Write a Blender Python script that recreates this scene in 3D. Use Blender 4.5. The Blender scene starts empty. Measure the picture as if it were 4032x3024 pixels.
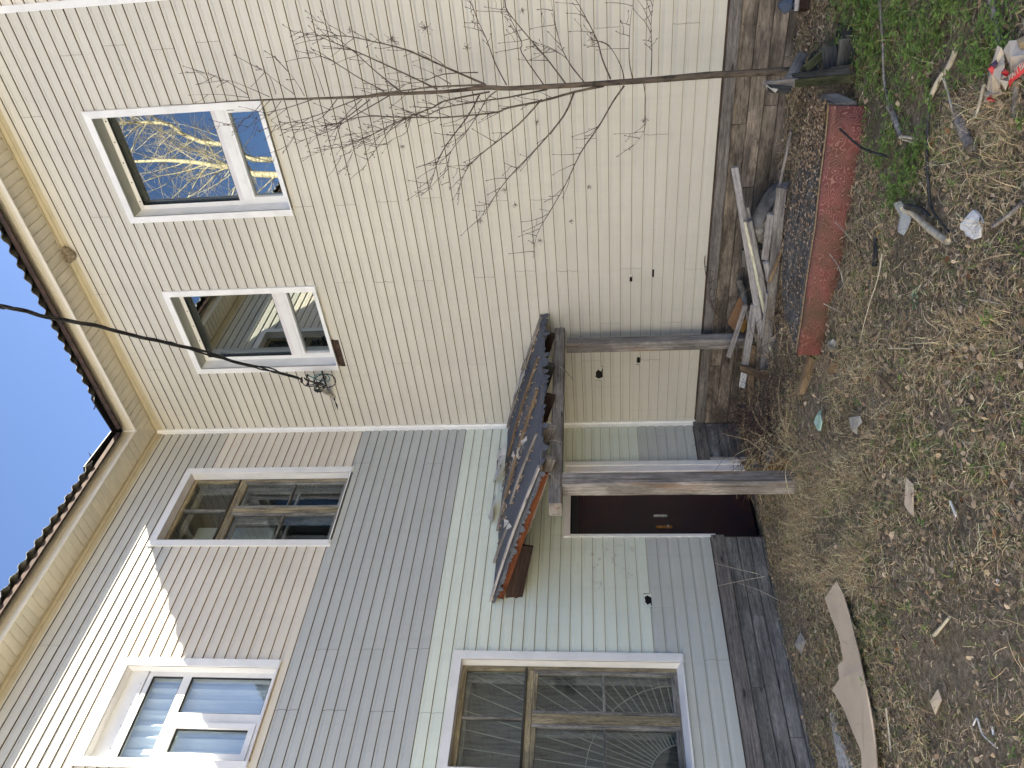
import bpy, math, random
import numpy as np
from mathutils import Vector, Matrix
random.seed(7); RNG = np.random.default_rng(11)
PI = math.pi
# ---------------------------------------------------------------- camera
F_PX, CX, CY, CZ, YAW, PITCH, ROLL = 3077.67, 6.31105, -6.84548, 1.105, 2.261652, 0.110391, -0.0234011
_fw = Vector((math.cos(PITCH)*math.cos(YAW), math.cos(PITCH)*math.sin(YAW), math.sin(PITCH)))
_rt = Vector((math.sin(YAW), -math.cos(YAW), 0)); _up = _rt.cross(_fw)
_r2 = _rt*math.cos(ROLL)+_up*math.sin(ROLL); _u2 = -_rt*math.sin(ROLL)+_up*math.cos(ROLL)
scene = bpy.context.scene
col = scene.collection
cam_data = bpy.data.cameras.new('camera'); cam = bpy.data.objects.new('camera', cam_data); col.objects.link(cam)
cam_data.sensor_fit = 'HORIZONTAL'; cam_data.sensor_width = 36; cam_data.lens = F_PX/4032*36
cam_data.clip_start = 0.05; cam_data.clip_end = 3000
ax, ay, az = -_u2, _r2, -_fw       # the phone was held sideways: the picture's left is up in the world
cam.matrix_world = Matrix(((ax.x, ay.x, az.x, CX), (ax.y, ay.y, az.y, CY), (ax.z, ay.z, az.z, CZ), (0, 0, 0, 1)))
scene.camera = cam
# ---------------------------------------------------------------- light
SUN = Vector((0.746, 1.456, 1.0)).normalized()
world = bpy.data.worlds.new('World'); scene.world = world; world.use_nodes = True
nt = world.node_tree; nt.nodes.clear()
sky = nt.nodes.new('ShaderNodeTexSky'); sky.sky_type = 'NISHITA'; sky.sun_disc = False
sky.sun_elevation = math.asin(SUN.z); sky.sun_rotation = math.atan2(SUN.x, SUN.y)
sky.air_density = 0.45; sky.dust_density = 0.3; sky.ozone_density = 2.2
bg = nt.nodes.new('ShaderNodeBackground'); bg.inputs['Strength'].default_value = 0.06
wo = nt.nodes.new('ShaderNodeOutputWorld')
nt.links.new(sky.outputs[0], bg.inputs[0]); nt.links.new(bg.outputs[0], wo.inputs[0])
sun_data = bpy.data.lights.new('sun', 'SUN'); sun_data.energy = 4.4; sun_data.angle = math.radians(0.53); sun_data.color = (1, 0.925, 0.76)
sun = bpy.data.objects.new('sun', sun_data); col.objects.link(sun)
sun.rotation_euler = (-SUN).to_track_quat('-Z', 'Y').to_euler()
scene.view_settings.view_transform = 'Standard'; scene.view_settings.look = 'None'
scene.view_settings.exposure = 2.9; scene.view_settings.gamma = 1; scene.view_settings.use_curve_mapping = False
scene.render.engine = 'CYCLES'
scene.cycles.max_bounces = 10; scene.cycles.diffuse_bounces = 5; scene.cycles.transparent_max_bounces = 16
# ---------------------------------------------------------------- measuring helpers
def ray(X, Y):
    return Vector((CX, CY, CZ)), _fw + _r2*((3024-Y-1512)/F_PX) - _u2*((X-2016)/F_PX)
def on_plane(X, Y, co, n):
    o, d = ray(X, Y); n = Vector(n); return o + d*((Vector(co)-o).dot(n)/d.dot(n))
def atR(X, Y, d=0.0): return on_plane(X, Y, (0, -d, 0), (0, 1, 0))     # a point at distance d before the right wall
def atL(X, Y, d=0.0): return on_plane(X, Y, (d, 0, 0), (1, 0, 0))      # ... before the left wall
def atG(X, Y, h=0.0): return on_plane(X, Y, (0, 0, -0.49+h), (0.03, 0, 1))
def gz(x, y):
    x = np.asarray(x, float); y = np.asarray(y, float)
    g = -0.49-0.03*np.clip(x, 0, 4.6)
    g = g+0.010*np.sin(3.1*x+1.3*y)+0.012*np.sin(2.3*y-1.1*x+1)+0.007*np.sin(7.3*x+2*y)*np.sin(6.1*y-x)+0.006*np.sin(15*x+4*y)*np.sin(13*y-5*x+2)
    g = g+0.10*np.exp(-(((x-2.0)/0.8)**2+((y+0.35)/0.35)**2))+0.05*np.exp(-(((x-0.75)/0.5)**2+((y+0.9)/0.6)**2))
    g = g+0.05*np.exp(-(((x-4.0)/0.9)**2+((y+0.2)/0.3)**2))
    return g
def gpt(X, Y, h=0.0):
    p = atG(X, Y, h)
    for _ in range(4): p = on_plane(X, Y, (0, 0, float(gz(p.x, p.y))+h), (0, 0, 1))
    return p
def W(wall, s, z, d): return Vector((s, -d, z)) if wall == 'R' else Vector((d, -s, z))
# ---------------------------------------------------------------- materials
def N(t, typ, **kw):
    n = t.nodes.new(typ)
    for k, v in kw.items():
        if k.startswith('i_'): n.inputs[k[2:].replace('_', ' ')].default_value = v
        else: setattr(n, k, v)
    return n
def new_mat(name):
    m = bpy.data.materials.new(name); m.use_nodes = True; t = m.node_tree
    return m, t, t.nodes['Principled BSDF']
def ramp(t, fac, stops):
    r = t.nodes.new('ShaderNodeValToRGB'); e = r.color_ramp.elements
    while len(e) < len(stops): e.new(0.5)
    for i, (p, c) in enumerate(stops):
        e[i].position = p; e[i].color = (*c, 1) if len(c) == 3 else c
    t.links.new(fac, r.inputs[0]); return r.outputs[0]
def coords(t, scale=(1, 1, 1), rand=True):
    tc = N(t, 'ShaderNodeTexCoord'); mp = N(t, 'ShaderNodeMapping'); mp.inputs['Scale'].default_value = scale
    t.links.new(tc.outputs['Object'], mp.inputs['Vector'])
    if not rand: return mp.outputs[0]
    oi = N(t, 'ShaderNodeObjectInfo'); ml = N(t, 'ShaderNodeMath', operation='MULTIPLY'); ml.inputs[1].default_value = 37.0
    t.links.new(oi.outputs['Random'], ml.inputs[0]); ad = N(t, 'ShaderNodeVectorMath', operation='ADD')
    t.links.new(mp.outputs[0], ad.inputs[0]); t.links.new(ml.outputs[0], ad.inputs[1]); return ad.outputs[0]
def noise(t, vec, scale, detail=4, rough=0.6):
    n = N(t, 'ShaderNodeTexNoise'); n.inputs['Scale'].default_value = scale; n.inputs['Detail'].default_value = detail; n.inputs['Roughness'].default_value = rough
    t.links.new(vec, n.inputs['Vector']); return n.outputs['Fac']
def mix(t, fac, a, b, mode='MIX'):
    m = N(t, 'ShaderNodeMix', data_type='RGBA', blend_type=mode)
    for sock, v in ((m.inputs[0], fac), (m.inputs[6], a), (m.inputs[7], b)):
        if hasattr(v, 'is_output'): t.links.new(v, sock)
        else: sock.default_value = v if isinstance(v, (int, float)) else (*v[:3], 1)
    return m.outputs[2]
def vary(t, colr, amount):
    oi = N(t, 'ShaderNodeObjectInfo'); mr = N(t, 'ShaderNodeMapRange'); mr.inputs[3].default_value = 1-amount; mr.inputs[4].default_value = 1+amount
    t.links.new(oi.outputs['Random'], mr.inputs[0]); h = N(t, 'ShaderNodeHueSaturation'); t.links.new(mr.outputs[0], h.inputs['Value'])
    t.links.new(colr, h.inputs['Color']); return h.outputs[0]
def bump(t, b, h, strength=0.3, dist=0.002):
    n = N(t, 'ShaderNodeBump'); n.inputs['Strength'].default_value = strength; n.inputs['Distance'].default_value = dist
    t.links.new(h, n.inputs['Height']); t.links.new(n.outputs[0], b.inputs['Normal'])
def simple(name, c, rough=0.5, var=0.15, scale=20, metallic=0, dark=None, stretch=(1, 1, 1), objvar=0.04, bmp=0.2, spec=0.4):
    m, t, b = new_mat(name); v = coords(t, stretch)
    n = noise(t, v, scale); c2 = dark or tuple(x*(1-var*2) for x in c); c3 = tuple(min(1, x*(1+var)) for x in c)
    colr = ramp(t, n, [(0.3, c2), (0.52, c), (0.75, c3)])
    t.links.new(vary(t, colr, objvar), b.inputs['Base Color']); b.inputs['Roughness'].default_value = rough; b.inputs['Metallic'].default_value = metallic
    b.inputs['Specular IOR Level'].default_value = spec
    if bmp: bump(t, b, n, bmp)
    return m
def siding_mat(name, c, grime=False):
    m, t, b = new_mat(name); v = coords(t, (1, 1, 1), False)
    big = noise(t, v, 1.6, 4); colr = ramp(t, big, [(0.3, tuple(x*0.94 for x in c)), (0.7, tuple(min(1, x*1.03) for x in c))])
    sp = noise(t, v, 60, 3); spots = ramp(t, sp, [(0.68, (0, 0, 0)), (0.78, (1, 1, 1))])
    bigsp = noise(t, v, 3.0, 3); gate = ramp(t, bigsp, [(0.5, (0, 0, 0)), (0.75, (0.35, 0.35, 0.35))])
    mm = mix(t, 1.0, spots, gate, 'MULTIPLY'); colr = mix(t, mm, colr, tuple(x*0.55 for x in c))
    # faint vertical rain streaks of dirt
    st = coords(t, (14, 14, 0.9), False); sn = noise(t, st, 1.0, 3); sm = ramp(t, sn, [(0.52, (0, 0, 0)), (0.8, (0.22, 0.22, 0.22))])
    colr = mix(t, sm, colr, tuple(x*0.72 for x in c))
    if grime:   # scuffs left of the door
        tc = N(t, 'ShaderNodeTexCoord'); sx = N(t, 'ShaderNodeSeparateXYZ'); t.links.new(tc.outputs['Object'], sx.inputs[0])
        def band(o, lo, hi, f):
            a = N(t, 'ShaderNodeMapRange', interpolation_type='SMOOTHSTEP'); a.inputs[1].default_value = lo-f; a.inputs[2].default_value = lo; t.links.new(o, a.inputs[0])
            c_ = N(t, 'ShaderNodeMapRange', interpolation_type='SMOOTHSTEP'); c_.inputs[1].default_value = hi; c_.inputs[2].default_value = hi+f; c_.inputs[3].default_value = 1; c_.inputs[4].default_value = 0; t.links.new(o, c_.inputs[0])
            p = N(t, 'ShaderNodeMath', operation='MULTIPLY'); t.links.new(a.outputs[0], p.inputs[0]); t.links.new(c_.outputs[0], p.inputs[1]); return p.outputs[0]
        y_ = band(sx.outputs[1], -2.12, -2.0, 0.35); z_ = band(sx.outputs[2], 0.95, 1.1, 0.4)
        p = N(t, 'ShaderNodeMath', operation='MULTIPLY'); t.links.new(y_, p.inputs[0]); t.links.new(z_, p.inputs[1])
        g = noise(t, coords(t, (1, 1, 1.6), False), 9, 7, 0.72); gm = ramp(t, g, [(0.56, (0, 0, 0)), (0.64, (0.6, 0.6, 0.6))])
        q = mix(t, 1.0, gm, p.outputs[0], 'MULTIPLY'); colr = mix(t, q, colr, (0.22, 0.21, 0.19))
    t.links.new(vary(t, colr, 0.025), b.inputs['Base Color']); b.inputs['Roughness'].default_value = 0.42
    gr = noise(t, coords(t, (3, 3, 60), True), 6, 3); bump(t, b, gr, 0.12, 0.001)
    return m
def wood(name, light, mid, dark, knots=True, stain=0.4, sc=1.0, rough=0.85, streak=22, objvar=0.12, warm=None):
    m, t, b = new_mat(name)
    v = coords(t, (1.2*sc, streak*sc, streak*sc)); g = noise(t, v, 2.2, 6, 0.65)
    v2 = coords(t, (1.6, 3.5, 3.5)); big = noise(t, v2, 1.4, 3)
    colr = ramp(t, g, [(0.28, dark), (0.5, mid), (0.72, light)])
    if warm: colr = mix(t, ramp(t, noise(t, coords(t, (0.8, 9, 9)), 1.3, 3), [(0.54, (0, 0, 0)), (0.68, (0.75, 0.75, 0.75))]), colr, warm)
    colr = mix(t, ramp(t, big, [(0.42, (stain,)*3), (0.62, (0, 0, 0))]), colr, tuple(x*0.35 for x in dark))
    if knots:
        vo = N(t, 'ShaderNodeTexVoronoi'); vo.inputs['Scale'].default_value = 1.0; t.links.new(coords(t, (2.2, 9, 9)), vo.inputs['Vector'])
        colr = mix(t, ramp(t, vo.outputs['Distance'], [(0.06, (0.8, 0.8, 0.8)), (0.13, (0, 0, 0))]), colr, tuple(x*0.3 for x in dark))
    g2 = noise(t, coords(t, (7*sc, streak*3.2*sc, streak*3.2*sc)), 2.5, 4, 0.7); colr = mix(t, 0.75, colr, ramp(t, g2, [(0.36, (0.42, 0.42, 0.43)), (0.56, (1, 1, 1))]), 'MULTIPLY')
    cr2 = noise(t, coords(t, (0.9*sc, streak*2*sc, streak*2*sc)), 3.0, 2); colr = mix(t, ramp(t, cr2, [(0.27, (0.8, 0.8, 0.8)), (0.33, (0, 0, 0))]), colr, tuple(x*0.3 for x in dark))
    t.links.new(vary(t, colr, objvar), b.inputs['Base Color']); b.inputs['Roughness'].default_value = rough; b.inputs['Specular IOR Level'].default_value = 0.2
    bump(t, b, g, 0.6, 0.004); return m
def glass_mat(name, ior=1.9, tint=(0.80, 0.86, 0.84), wav=0.0):
    m = bpy.data.materials.new(name); m.use_nodes = True; t = m.node_tree; t.nodes.clear()
    out = N(t, 'ShaderNodeOutputMaterial'); mx = N(t, 'ShaderNodeMixShader'); fr = N(t, 'ShaderNodeFresnel'); fr.inputs[0].default_value = ior; ge = N(t, 'ShaderNodeNewGeometry'); mi = N(t, 'ShaderNodeMapRange'); mi.inputs[3].default_value = ior; mi.inputs[4].default_value = 1/ior; t.links.new(ge.outputs['Backfacing'], mi.inputs[0]); t.links.new(mi.outputs[0], fr.inputs[0])
    tr = N(t, 'ShaderNodeBsdfTransparent'); tr.inputs[0].default_value = (*tint, 1); gl = N(t, 'ShaderNodeBsdfGlossy'); gl.inputs['Roughness'].default_value = 0.003; gl.inputs[0].default_value = (0.95, 0.97, 0.97, 1)
    t.links.new(fr.outputs[0], mx.inputs[0]); t.links.new(tr.outputs[0], mx.inputs[1]); t.links.new(gl.outputs[0], mx.inputs[2]); t.links.new(mx.outputs[0], out.inputs[0])
    if wav:
        n = noise(t, coords(t, (1, 1, 1)), 3.0, 2); bp = N(t, 'ShaderNodeBump'); bp.inputs['Strength'].default_value = wav; bp.inputs['Distance'].default_value = 0.01
        t.links.new(n, bp.inputs['Height']); t.links.new(bp.outputs[0], gl.inputs['Normal'])
    return m
def leafy(name, stops, rough=0.7, scale=25, trans=0.0):
    m, t, b = new_mat(name); g = N(t, 'ShaderNodeNewGeometry')
    colr = ramp(t, g.outputs['Random Per Island'], stops); n = noise(t, coords(t, (1, 1, 1), False), scale, 3)
    colr = mix(t, 0.5, colr, ramp(t, n, [(0.25, (0.45, 0.45, 0.45)), (0.7, (1, 1, 1))]), 'MULTIPLY')
    t.links.new(colr, b.inputs['Base Color']); b.inputs['Roughness'].default_value = rough; b.inputs['Specular IOR Level'].default_value = 0.25
    return m
M = {}
M['beige'] = siding_mat('vinyl_beige', (0.555, 0.53, 0.47))
M['pink'] = siding_mat('vinyl_pinkish_cream', (0.66, 0.61, 0.525))
M['topgrey'] = siding_mat('vinyl_stone', (0.50, 0.49, 0.44))
M['grey'] = siding_mat('vinyl_grey', (0.46, 0.475, 0.46))
M['mint'] = siding_mat('vinyl_mint', (0.67, 0.715, 0.625), grime=True)
M['lowgrey'] = siding_mat('vinyl_warm_grey', (0.49, 0.505, 0.475))
M['groove'] = simple('groove_shade', (0.075, 0.045, 0.035), 0.9, bmp=0)  # shade in the gap under each course, painted as dark brown
M['groove_tan'] = simple('groove_shade_tan', (0.20, 0.13, 0.07), 0.9, bmp=0)  # same painted gap shade, lighter tan for the cream and mint bands
M['white'] = simple('white_pvc', (0.74, 0.74, 0.74), 0.35, 0.05, 5)
M['whitepink'] = simple('white_tin', (0.66, 0.64, 0.66), 0.4, 0.06, 5)
M['revealgrey'] = simple('reveal_grey', (0.30, 0.31, 0.28), 0.5, 0.05, 5)
M['soffit'] = simple('soffit_vinyl', (0.58, 0.545, 0.46), 0.5, 0.06, 4)
def perf():
    m, t, b = new_mat('soffit_perforated'); v = coords(t, (1, 1, 1), False)
    w = N(t, 'ShaderNodeTexVoronoi'); w.inputs['Scale'].default_value = 120; w.inputs['Randomness'].default_value = 0.15; t.links.new(v, w.inputs['Vector'])
    t.links.new(ramp(t, w.outputs['Distance'], [(0.25, (0.16, 0.14, 0.11)), (0.42, (0.58, 0.55, 0.47))]), b.inputs['Base Color']); return m
M['perf'] = perf()
M['jtrim'] = simple('crown_trim', (0.46, 0.41, 0.30), 0.5, 0.08, 5)
M['fascia'] = simple('fascia_vinyl', (0.57, 0.53, 0.44), 0.45, 0.05, 4)
M['fascialip'] = simple('fascia_lip', (0.66, 0.62, 0.54), 0.45, 0.05, 4)
M['slate'] = simple('asbestos_slate', (0.17, 0.17, 0.16), 0.95, 0.3, 9, bmp=0.6)
M['valley'] = simple('dark_tin', (0.045, 0.047, 0.05), 0.6, 0.3, 6, metallic=0.3)
M['rust'] = simple('rusty_edge', (0.055, 0.032, 0.024), 0.85, 0.5, 14, dark=(0.02, 0.014, 0.014), bmp=0.6)
M['backing'] = simple('wall_sheathing', (0.10, 0.065, 0.045), 0.9, 0.3, 6)
M['void'] = simple('cavity', (0.012, 0.010, 0.010), 0.95, 0.1, 6, bmp=0)
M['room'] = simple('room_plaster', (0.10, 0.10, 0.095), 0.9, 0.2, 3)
M['roomlight'] = simple('room_pale_panel', (0.55, 0.6, 0.58), 0.6, 0.05, 3)
M['oldpaint'] = wood('peeling_cream_paint', (0.55, 0.47, 0.29), (0.36, 0.30, 0.19), (0.10, 0.09, 0.08), knots=False, stain=0.45, streak=16)
M['oldframe'] = wood('bare_grey_frame', (0.42, 0.40, 0.36), (0.26, 0.25, 0.23), (0.06, 0.055, 0.05), knots=False, stain=0.35, streak=12)
M['innerframe'] = wood('greyed_white_frame', (0.62, 0.60, 0.56), (0.45, 0.43, 0.41), (0.2, 0.19, 0.18), knots=False, stain=0.25, streak=12)
M['darkbar'] = wood('dark_bar', (0.10, 0.09, 0.07), (0.06, 0.055, 0.045), (0.02, 0.02, 0.018), knots=False)
M['glass'] = glass_mat('window_glass', 3.0, (0.60, 0.68, 0.63))
M['oldglass'] = glass_mat('old_window_glass', 1.5, (0.88, 0.91, 0.91), wav=0.08)
M['clearglass'] = glass_mat('curtained_window_glass', 1.9, (0.92, 0.95, 0.96))
M['graywood'] = wood('weathered_grey_wood', (0.520, 0.481, 0.444), (0.325, 0.294, 0.270), (0.111, 0.100, 0.096))
M['palewood'] = wood('pale_weathered_wood', (0.56, 0.53, 0.52), (0.42, 0.39, 0.38), (0.18, 0.16, 0.155), stain=0.15)
M['creamwood'] = wood('cream_painted_wood', (0.78, 0.74, 0.55), (0.70, 0.66, 0.48), (0.4, 0.36, 0.25), stain=0.1, knots=False)
M['tanwood'] = wood('tan_wood', (0.42, 0.30, 0.18), (0.30, 0.21, 0.13), (0.12, 0.08, 0.05))
M['darkwood'] = wood('dark_wet_wood', (0.12, 0.12, 0.115), (0.07, 0.07, 0.068), (0.02, 0.02, 0.02))
M['mossy'] = wood('mossy_wood', (0.20, 0.17, 0.10), (0.10, 0.10, 0.045), (0.03, 0.035, 0.015), streak=8)
M['brownboard'] = wood('brown_wall_board', (0.43, 0.36, 0.29), (0.29, 0.24, 0.195), (0.12, 0.10, 0.085), stain=0.7, streak=14)
M['greyboard'] = wood('grey_wall_board', (0.37, 0.355, 0.335), (0.245, 0.235, 0.225), (0.10, 0.10, 0.098), stain=0.4, streak=16)
M['ledge'] = wood('ledge_board', (0.325, 0.294, 0.264), (0.215, 0.194, 0.180), (0.091, 0.081, 0.078), stain=0.35, streak=30)
M['post'] = wood('post_wood', (0.52, 0.475, 0.43), (0.36, 0.33, 0.305), (0.120, 0.098, 0.088), stain=0.5, warm=(0.36, 0.22, 0.13), streak=34)
M['reddark'] = wood('red_brown_boards', (0.09, 0.05, 0.035), (0.05, 0.03, 0.024), (0.02, 0.012, 0.01))
M['orange'] = wood('orange_painted_board', (0.21, 0.07, 0.03), (0.16, 0.05, 0.02), (0.08, 0.03, 0.012), knots=False, stain=0.2)
M['felt'] = simple('roofing_felt', (0.105, 0.112, 0.13), 0.95, 0.22, 45, bmp=0.7, stretch=(1, 1, 1))
M['feltback'] = simple('felt_torn_backing', (0.42, 0.41, 0.40), 0.9, 0.15, 12)
M['door'] = simple('door_maroon', (0.028, 0.011, 0.012), 0.4, 0.4, 4, dark=(0.016, 0.009, 0.016), bmp=0.1)
M['black'] = simple('black_plastic', (0.015, 0.015, 0.017), 0.5, 0.2, 10)
M['cable'] = simple('cable_black', (0.010, 0.009, 0.010), 0.6, 0.2, 10)
M['cableteal'] = simple('cable_teal', (0.03, 0.16, 0.17), 0.45, 0.2, 10)
M['metal'] = simple('pale_metal', (0.5, 0.48, 0.42), 0.45, 0.15, 30, metallic=0.6)
M['orangemetal'] = simple('rusty_brass', (0.35, 0.15, 0.03), 0.5, 0.4, 40, metallic=0.4)
M['pipe'] = simple('dirty_pipe', (0.28, 0.26, 0.23), 0.6, 0.4, 20)
M['grille'] = simple('grille_paint', (0.42, 0.44, 0.36), 0.5, 0.1, 20)
M['bark'] = simple('sapling_bark', (0.115, 0.088, 0.065), 0.8, 0.4, 30, stretch=(1, 1, 0.3), bmp=0.5)
M['twig'] = simple('twig_bark', (0.075, 0.045, 0.04), 0.7, 0.3, 30)
M['birch'] = simple('birch_bark', (0.47, 0.41, 0.27), 0.7, 0.1, 3, dark=(0.16, 0.13, 0.10), stretch=(1, 1, 5))
M['birchtwig'] = simple('birch_twigs', (0.30, 0.25, 0.18), 0.8, 0.2, 3)
M['card'] = simple('cardboard', (0.58, 0.475, 0.365), 0.85, 0.05, 4, bmp=0.1)
M['cardedge'] = simple('cardboard_edge', (0.30, 0.22, 0.15), 0.9, 0.2, 60)
M['paper'] = simple('white_paper', (0.70, 0.70, 0.70), 0.7, 0.08, 10)
M['bagpaper'] = simple('bag_paper', (0.55, 0.475, 0.385), 0.75, 0.10, 9)
M['bagred'] = simple('bag_red', (0.52, 0.05, 0.06), 0.6, 0.12, 20)
M['bagkraft'] = simple('bag_kraft', (0.42, 0.31, 0.17), 0.8, 0.1, 20)
M['bagnavy'] = simple('bag_navy', (0.05, 0.03, 0.06), 0.6, 0.1, 20)
M['mintrag'] = simple('mint_rag', (0.40, 0.58, 0.49), 0.8, 0.15, 20)
M['greyrag'] = simple('grey_rag', (0.42, 0.40, 0.36), 0.85, 0.12, 15)
M['film'] = simple('plastic_film', (0.40, 0.42, 0.43), 0.35, 0.2, 12)
M['bluerag'] = simple('blue_rag', (0.09, 0.11, 0.15), 0.8, 0.3, 15)
M['navy'] = simple('navy_tube', (0.02, 0.028, 0.05), 0.5, 0.2, 15)
M['ochre'] = simple('ochre_foam', (0.28, 0.15, 0.03), 0.8, 0.3, 12)
M['tub'] = simple('brown_plastic', (0.28, 0.15, 0.075), 0.45, 0.08, 5)
M['mud'] = simple('mud_nest', (0.20, 0.165, 0.115), 0.95, 0.35, 40, bmp=0.9)
M['rubber'] = simple('old_rubber', (0.16, 0.15, 0.14), 0.8, 0.35, 8, bmp=0.4)
M['foam'] = simple('foam_edge', (0.34, 0.24, 0.13), 0.95, 0.3, 60, bmp=0.8)
M['curtain'] = simple('curtain', (0.62, 0.66, 0.68), 0.8, 0.06, 3)
M['stonewhite'] = simple('pale_stick', (0.55, 0.49, 0.38), 0.7, 0.2, 20, stretch=(1, 1, 1))
def fabric():
    m, t, b = new_mat('red_patterned_fabric'); v = coords(t, (1, 1, 1), False)
    n = noise(t, v, 10, 1.3, 0.5); ml = N(t, 'ShaderNodeMath', operation='MULTIPLY'); ml.inputs[1].default_value = 17; t.links.new(n, ml.inputs[0])
    fr = N(t, 'ShaderNodeMath', operation='PINGPONG'); fr.inputs[1].default_value = 0.5; t.links.new(ml.outputs[0], fr.inputs[0])
    base = ramp(t, noise(t, v, 5, 4), [(0.35, (0.12, 0.036, 0.03)), (0.6, (0.185, 0.048, 0.042))])
    colr = mix(t, ramp(t, fr.outputs[0], [(0.07, (0.5, 0.5, 0.5)), (0.15, (0, 0, 0))]), base, (0.45, 0.24, 0.20))
    colr = mix(t, ramp(t, noise(t, v, 2.6, 5), [(0.5, (0, 0, 0)), (0.66, (0.85, 0.85, 0.85))]), colr, (0.085, 0.05, 0.03))
    t.links.new(colr, b.inputs['Base Color']); b.inputs['Roughness'].default_value = 0.7; bump(t, b, fr.outputs[0], 0.15, 0.001); return m
M['fabric'] = fabric()
def soil():
    m, t, b = new_mat('soil'); v = coords(t, (1, 1, 1), False); n = noise(t, v, 26, 9, 0.78); n2 = noise(t, v, 0.9, 3)
    colr = ramp(t, n, [(0.34, (0.10, 0.08, 0.06)), (0.5, (0.27, 0.22, 0.165)), (0.66, (0.46, 0.39, 0.30))])
    colr = mix(t, ramp(t, n2, [(0.45, (0, 0, 0)), (0.65, (0.5, 0.5, 0.5))]), colr, (0.11, 0.105, 0.045))
    ln = N(t, 'ShaderNodeVectorMath', operation='DISTANCE'); t.links.new(v, ln.inputs[0]); ln.inputs[1].default_value = (3.0, -2.6, -.6)
    mr = N(t, 'ShaderNodeMapRange', interpolation_type='SMOOTHSTEP'); mr.inputs[1].default_value = 4.3; mr.inputs[2].default_value = 6.0; t.links.new(ln.outputs['Value'], mr.inputs[0])
    dry = ramp(t, noise(t, v, 5, 6, .7), [(0.3, (0.20, 0.155, 0.10)), (0.6, (0.36, 0.30, 0.20))]); colr = mix(t, mr.outputs[0], colr, dry)
    sp = noise(t, v, 90, 3); colr = mix(t, ramp(t, sp, [(0.64, (0, 0, 0)), (0.72, (0.7, 0.7, 0.7))]), colr, (0.24, 0.20, 0.15))
    t.links.new(colr, b.inputs['Base Color']); b.inputs['Roughness'].default_value = 0.95; b.inputs['Specular IOR Level'].default_value = 0.1; bump(t, b, n, 1.0, 0.03); return m
M['soil'] = soil()
M['straw'] = leafy('dry_grass', [(0.0, (0.271, 0.193, 0.122)), (0.45, (0.526, 0.400, 0.243)), (0.8, (0.766, 0.601, 0.358)), (1.0, (0.800, 0.800, 0.515))])
M['thatch'] = leafy('dead_thatch', [(0.0, (0.165, 0.124, 0.094)), (0.5, (0.401, 0.313, 0.230)), (1.0, (0.708, 0.578, 0.431))])
M['green'] = leafy('green_grass', [(0.0, (0.098, 0.140, 0.045)), (0.5, (0.163, 0.226, 0.060)), (1.0, (0.325, 0.375, 0.120))])
M['weed'] = leafy('weed_leaves', [(0.0, (0.075, 0.138, 0.028)), (0.5, (0.125, 0.225, 0.042)), (1.0, (0.24, 0.35, 0.08))], 0.5)
M['litter'] = leafy('fallen_leaves', [(0.0, (0.115, 0.081, 0.052)), (0.4, (0.287, 0.201, 0.132)), (0.75, (0.483, 0.356, 0.236)), (1.0, (0.667, 0.529, 0.380))], 0.75, 40)
M['litterorange'] = leafy('rusty_leaves', [(0.0, (0.16, 0.07, 0.03)), (1.0, (0.34, 0.17, 0.08))], 0.75, 40)
M['sticks'] = leafy('twig_litter', [(0.0, (0.056, 0.042, 0.034)), (0.6, (0.160, 0.120, 0.091)), (1.0, (0.480, 0.390, 0.280))])
# ---------------------------------------------------------------- building helpers
WM = {}
def link(o, parent=None, world_m=None, label=None, cat=None, group=None, kind=None):
    col.objects.link(o); wm = world_m or Matrix.Identity(4); WM[o.name] = wm
    if parent is not None:
        o.parent = parent; o.matrix_local = WM[parent.name].inverted() @ wm
    else: o.matrix_local = wm
    for k, v in (('label', label), ('category', cat), ('group', group), ('kind', kind)):
        if v: o[k] = v
    return o
def thing(name, loc, label, cat, group=None):
    o = bpy.data.objects.new(name, None); o.empty_display_size = 0.1
    return link(o, None, Matrix.Translation(Vector(loc)), label, cat, group)
def mesh(name, verts, faces, mats, parent=None, fm=None, smooth=False, world_m=None, **kw):
    me = bpy.data.meshes.new(name); me.from_pydata([tuple(v) for v in verts], [], faces)
    for mm in (mats if isinstance(mats, (list, tuple)) else [mats]): me.materials.append(mm)
    if fm is not None: me.polygons.foreach_set('material_index', fm)
    if smooth: me.polygons.foreach_set('use_smooth', [True]*len(me.polygons))
    me.update(); o = bpy.data.objects.new(name, me); return link(o, parent, world_m, **kw)
BOXF = [(0, 3, 2, 1), (4, 5, 6, 7), (0, 1, 5, 4), (1, 2, 6, 5), (2, 3, 7, 6), (3, 0, 4, 7)]
def flipneeded(v):   # keep normals outward
    a, b_, c = v[1]-v[0], v[3]-v[0], v[4]-v[0]; return a.cross(b_).dot(c) < 0
def hexa(name, v, mat, parent=None, **kw):
    v = [Vector(p) for p in v]; f = BOXF if not flipneeded(v) else [tuple(reversed(q)) for q in BOXF]
    return mesh(name, v, f, mat, parent, **kw)
def wbox(name, wall, s0, s1, z0, z1, d0, d1, mat, parent=None, **kw):
    v = [W(wall, s, z, d) for d in (d0, d1) for s, z in ((s0, z0), (s1, z0), (s1, z1), (s0, z1))]
    return hexa(name, v, mat, parent, **kw)
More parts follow.
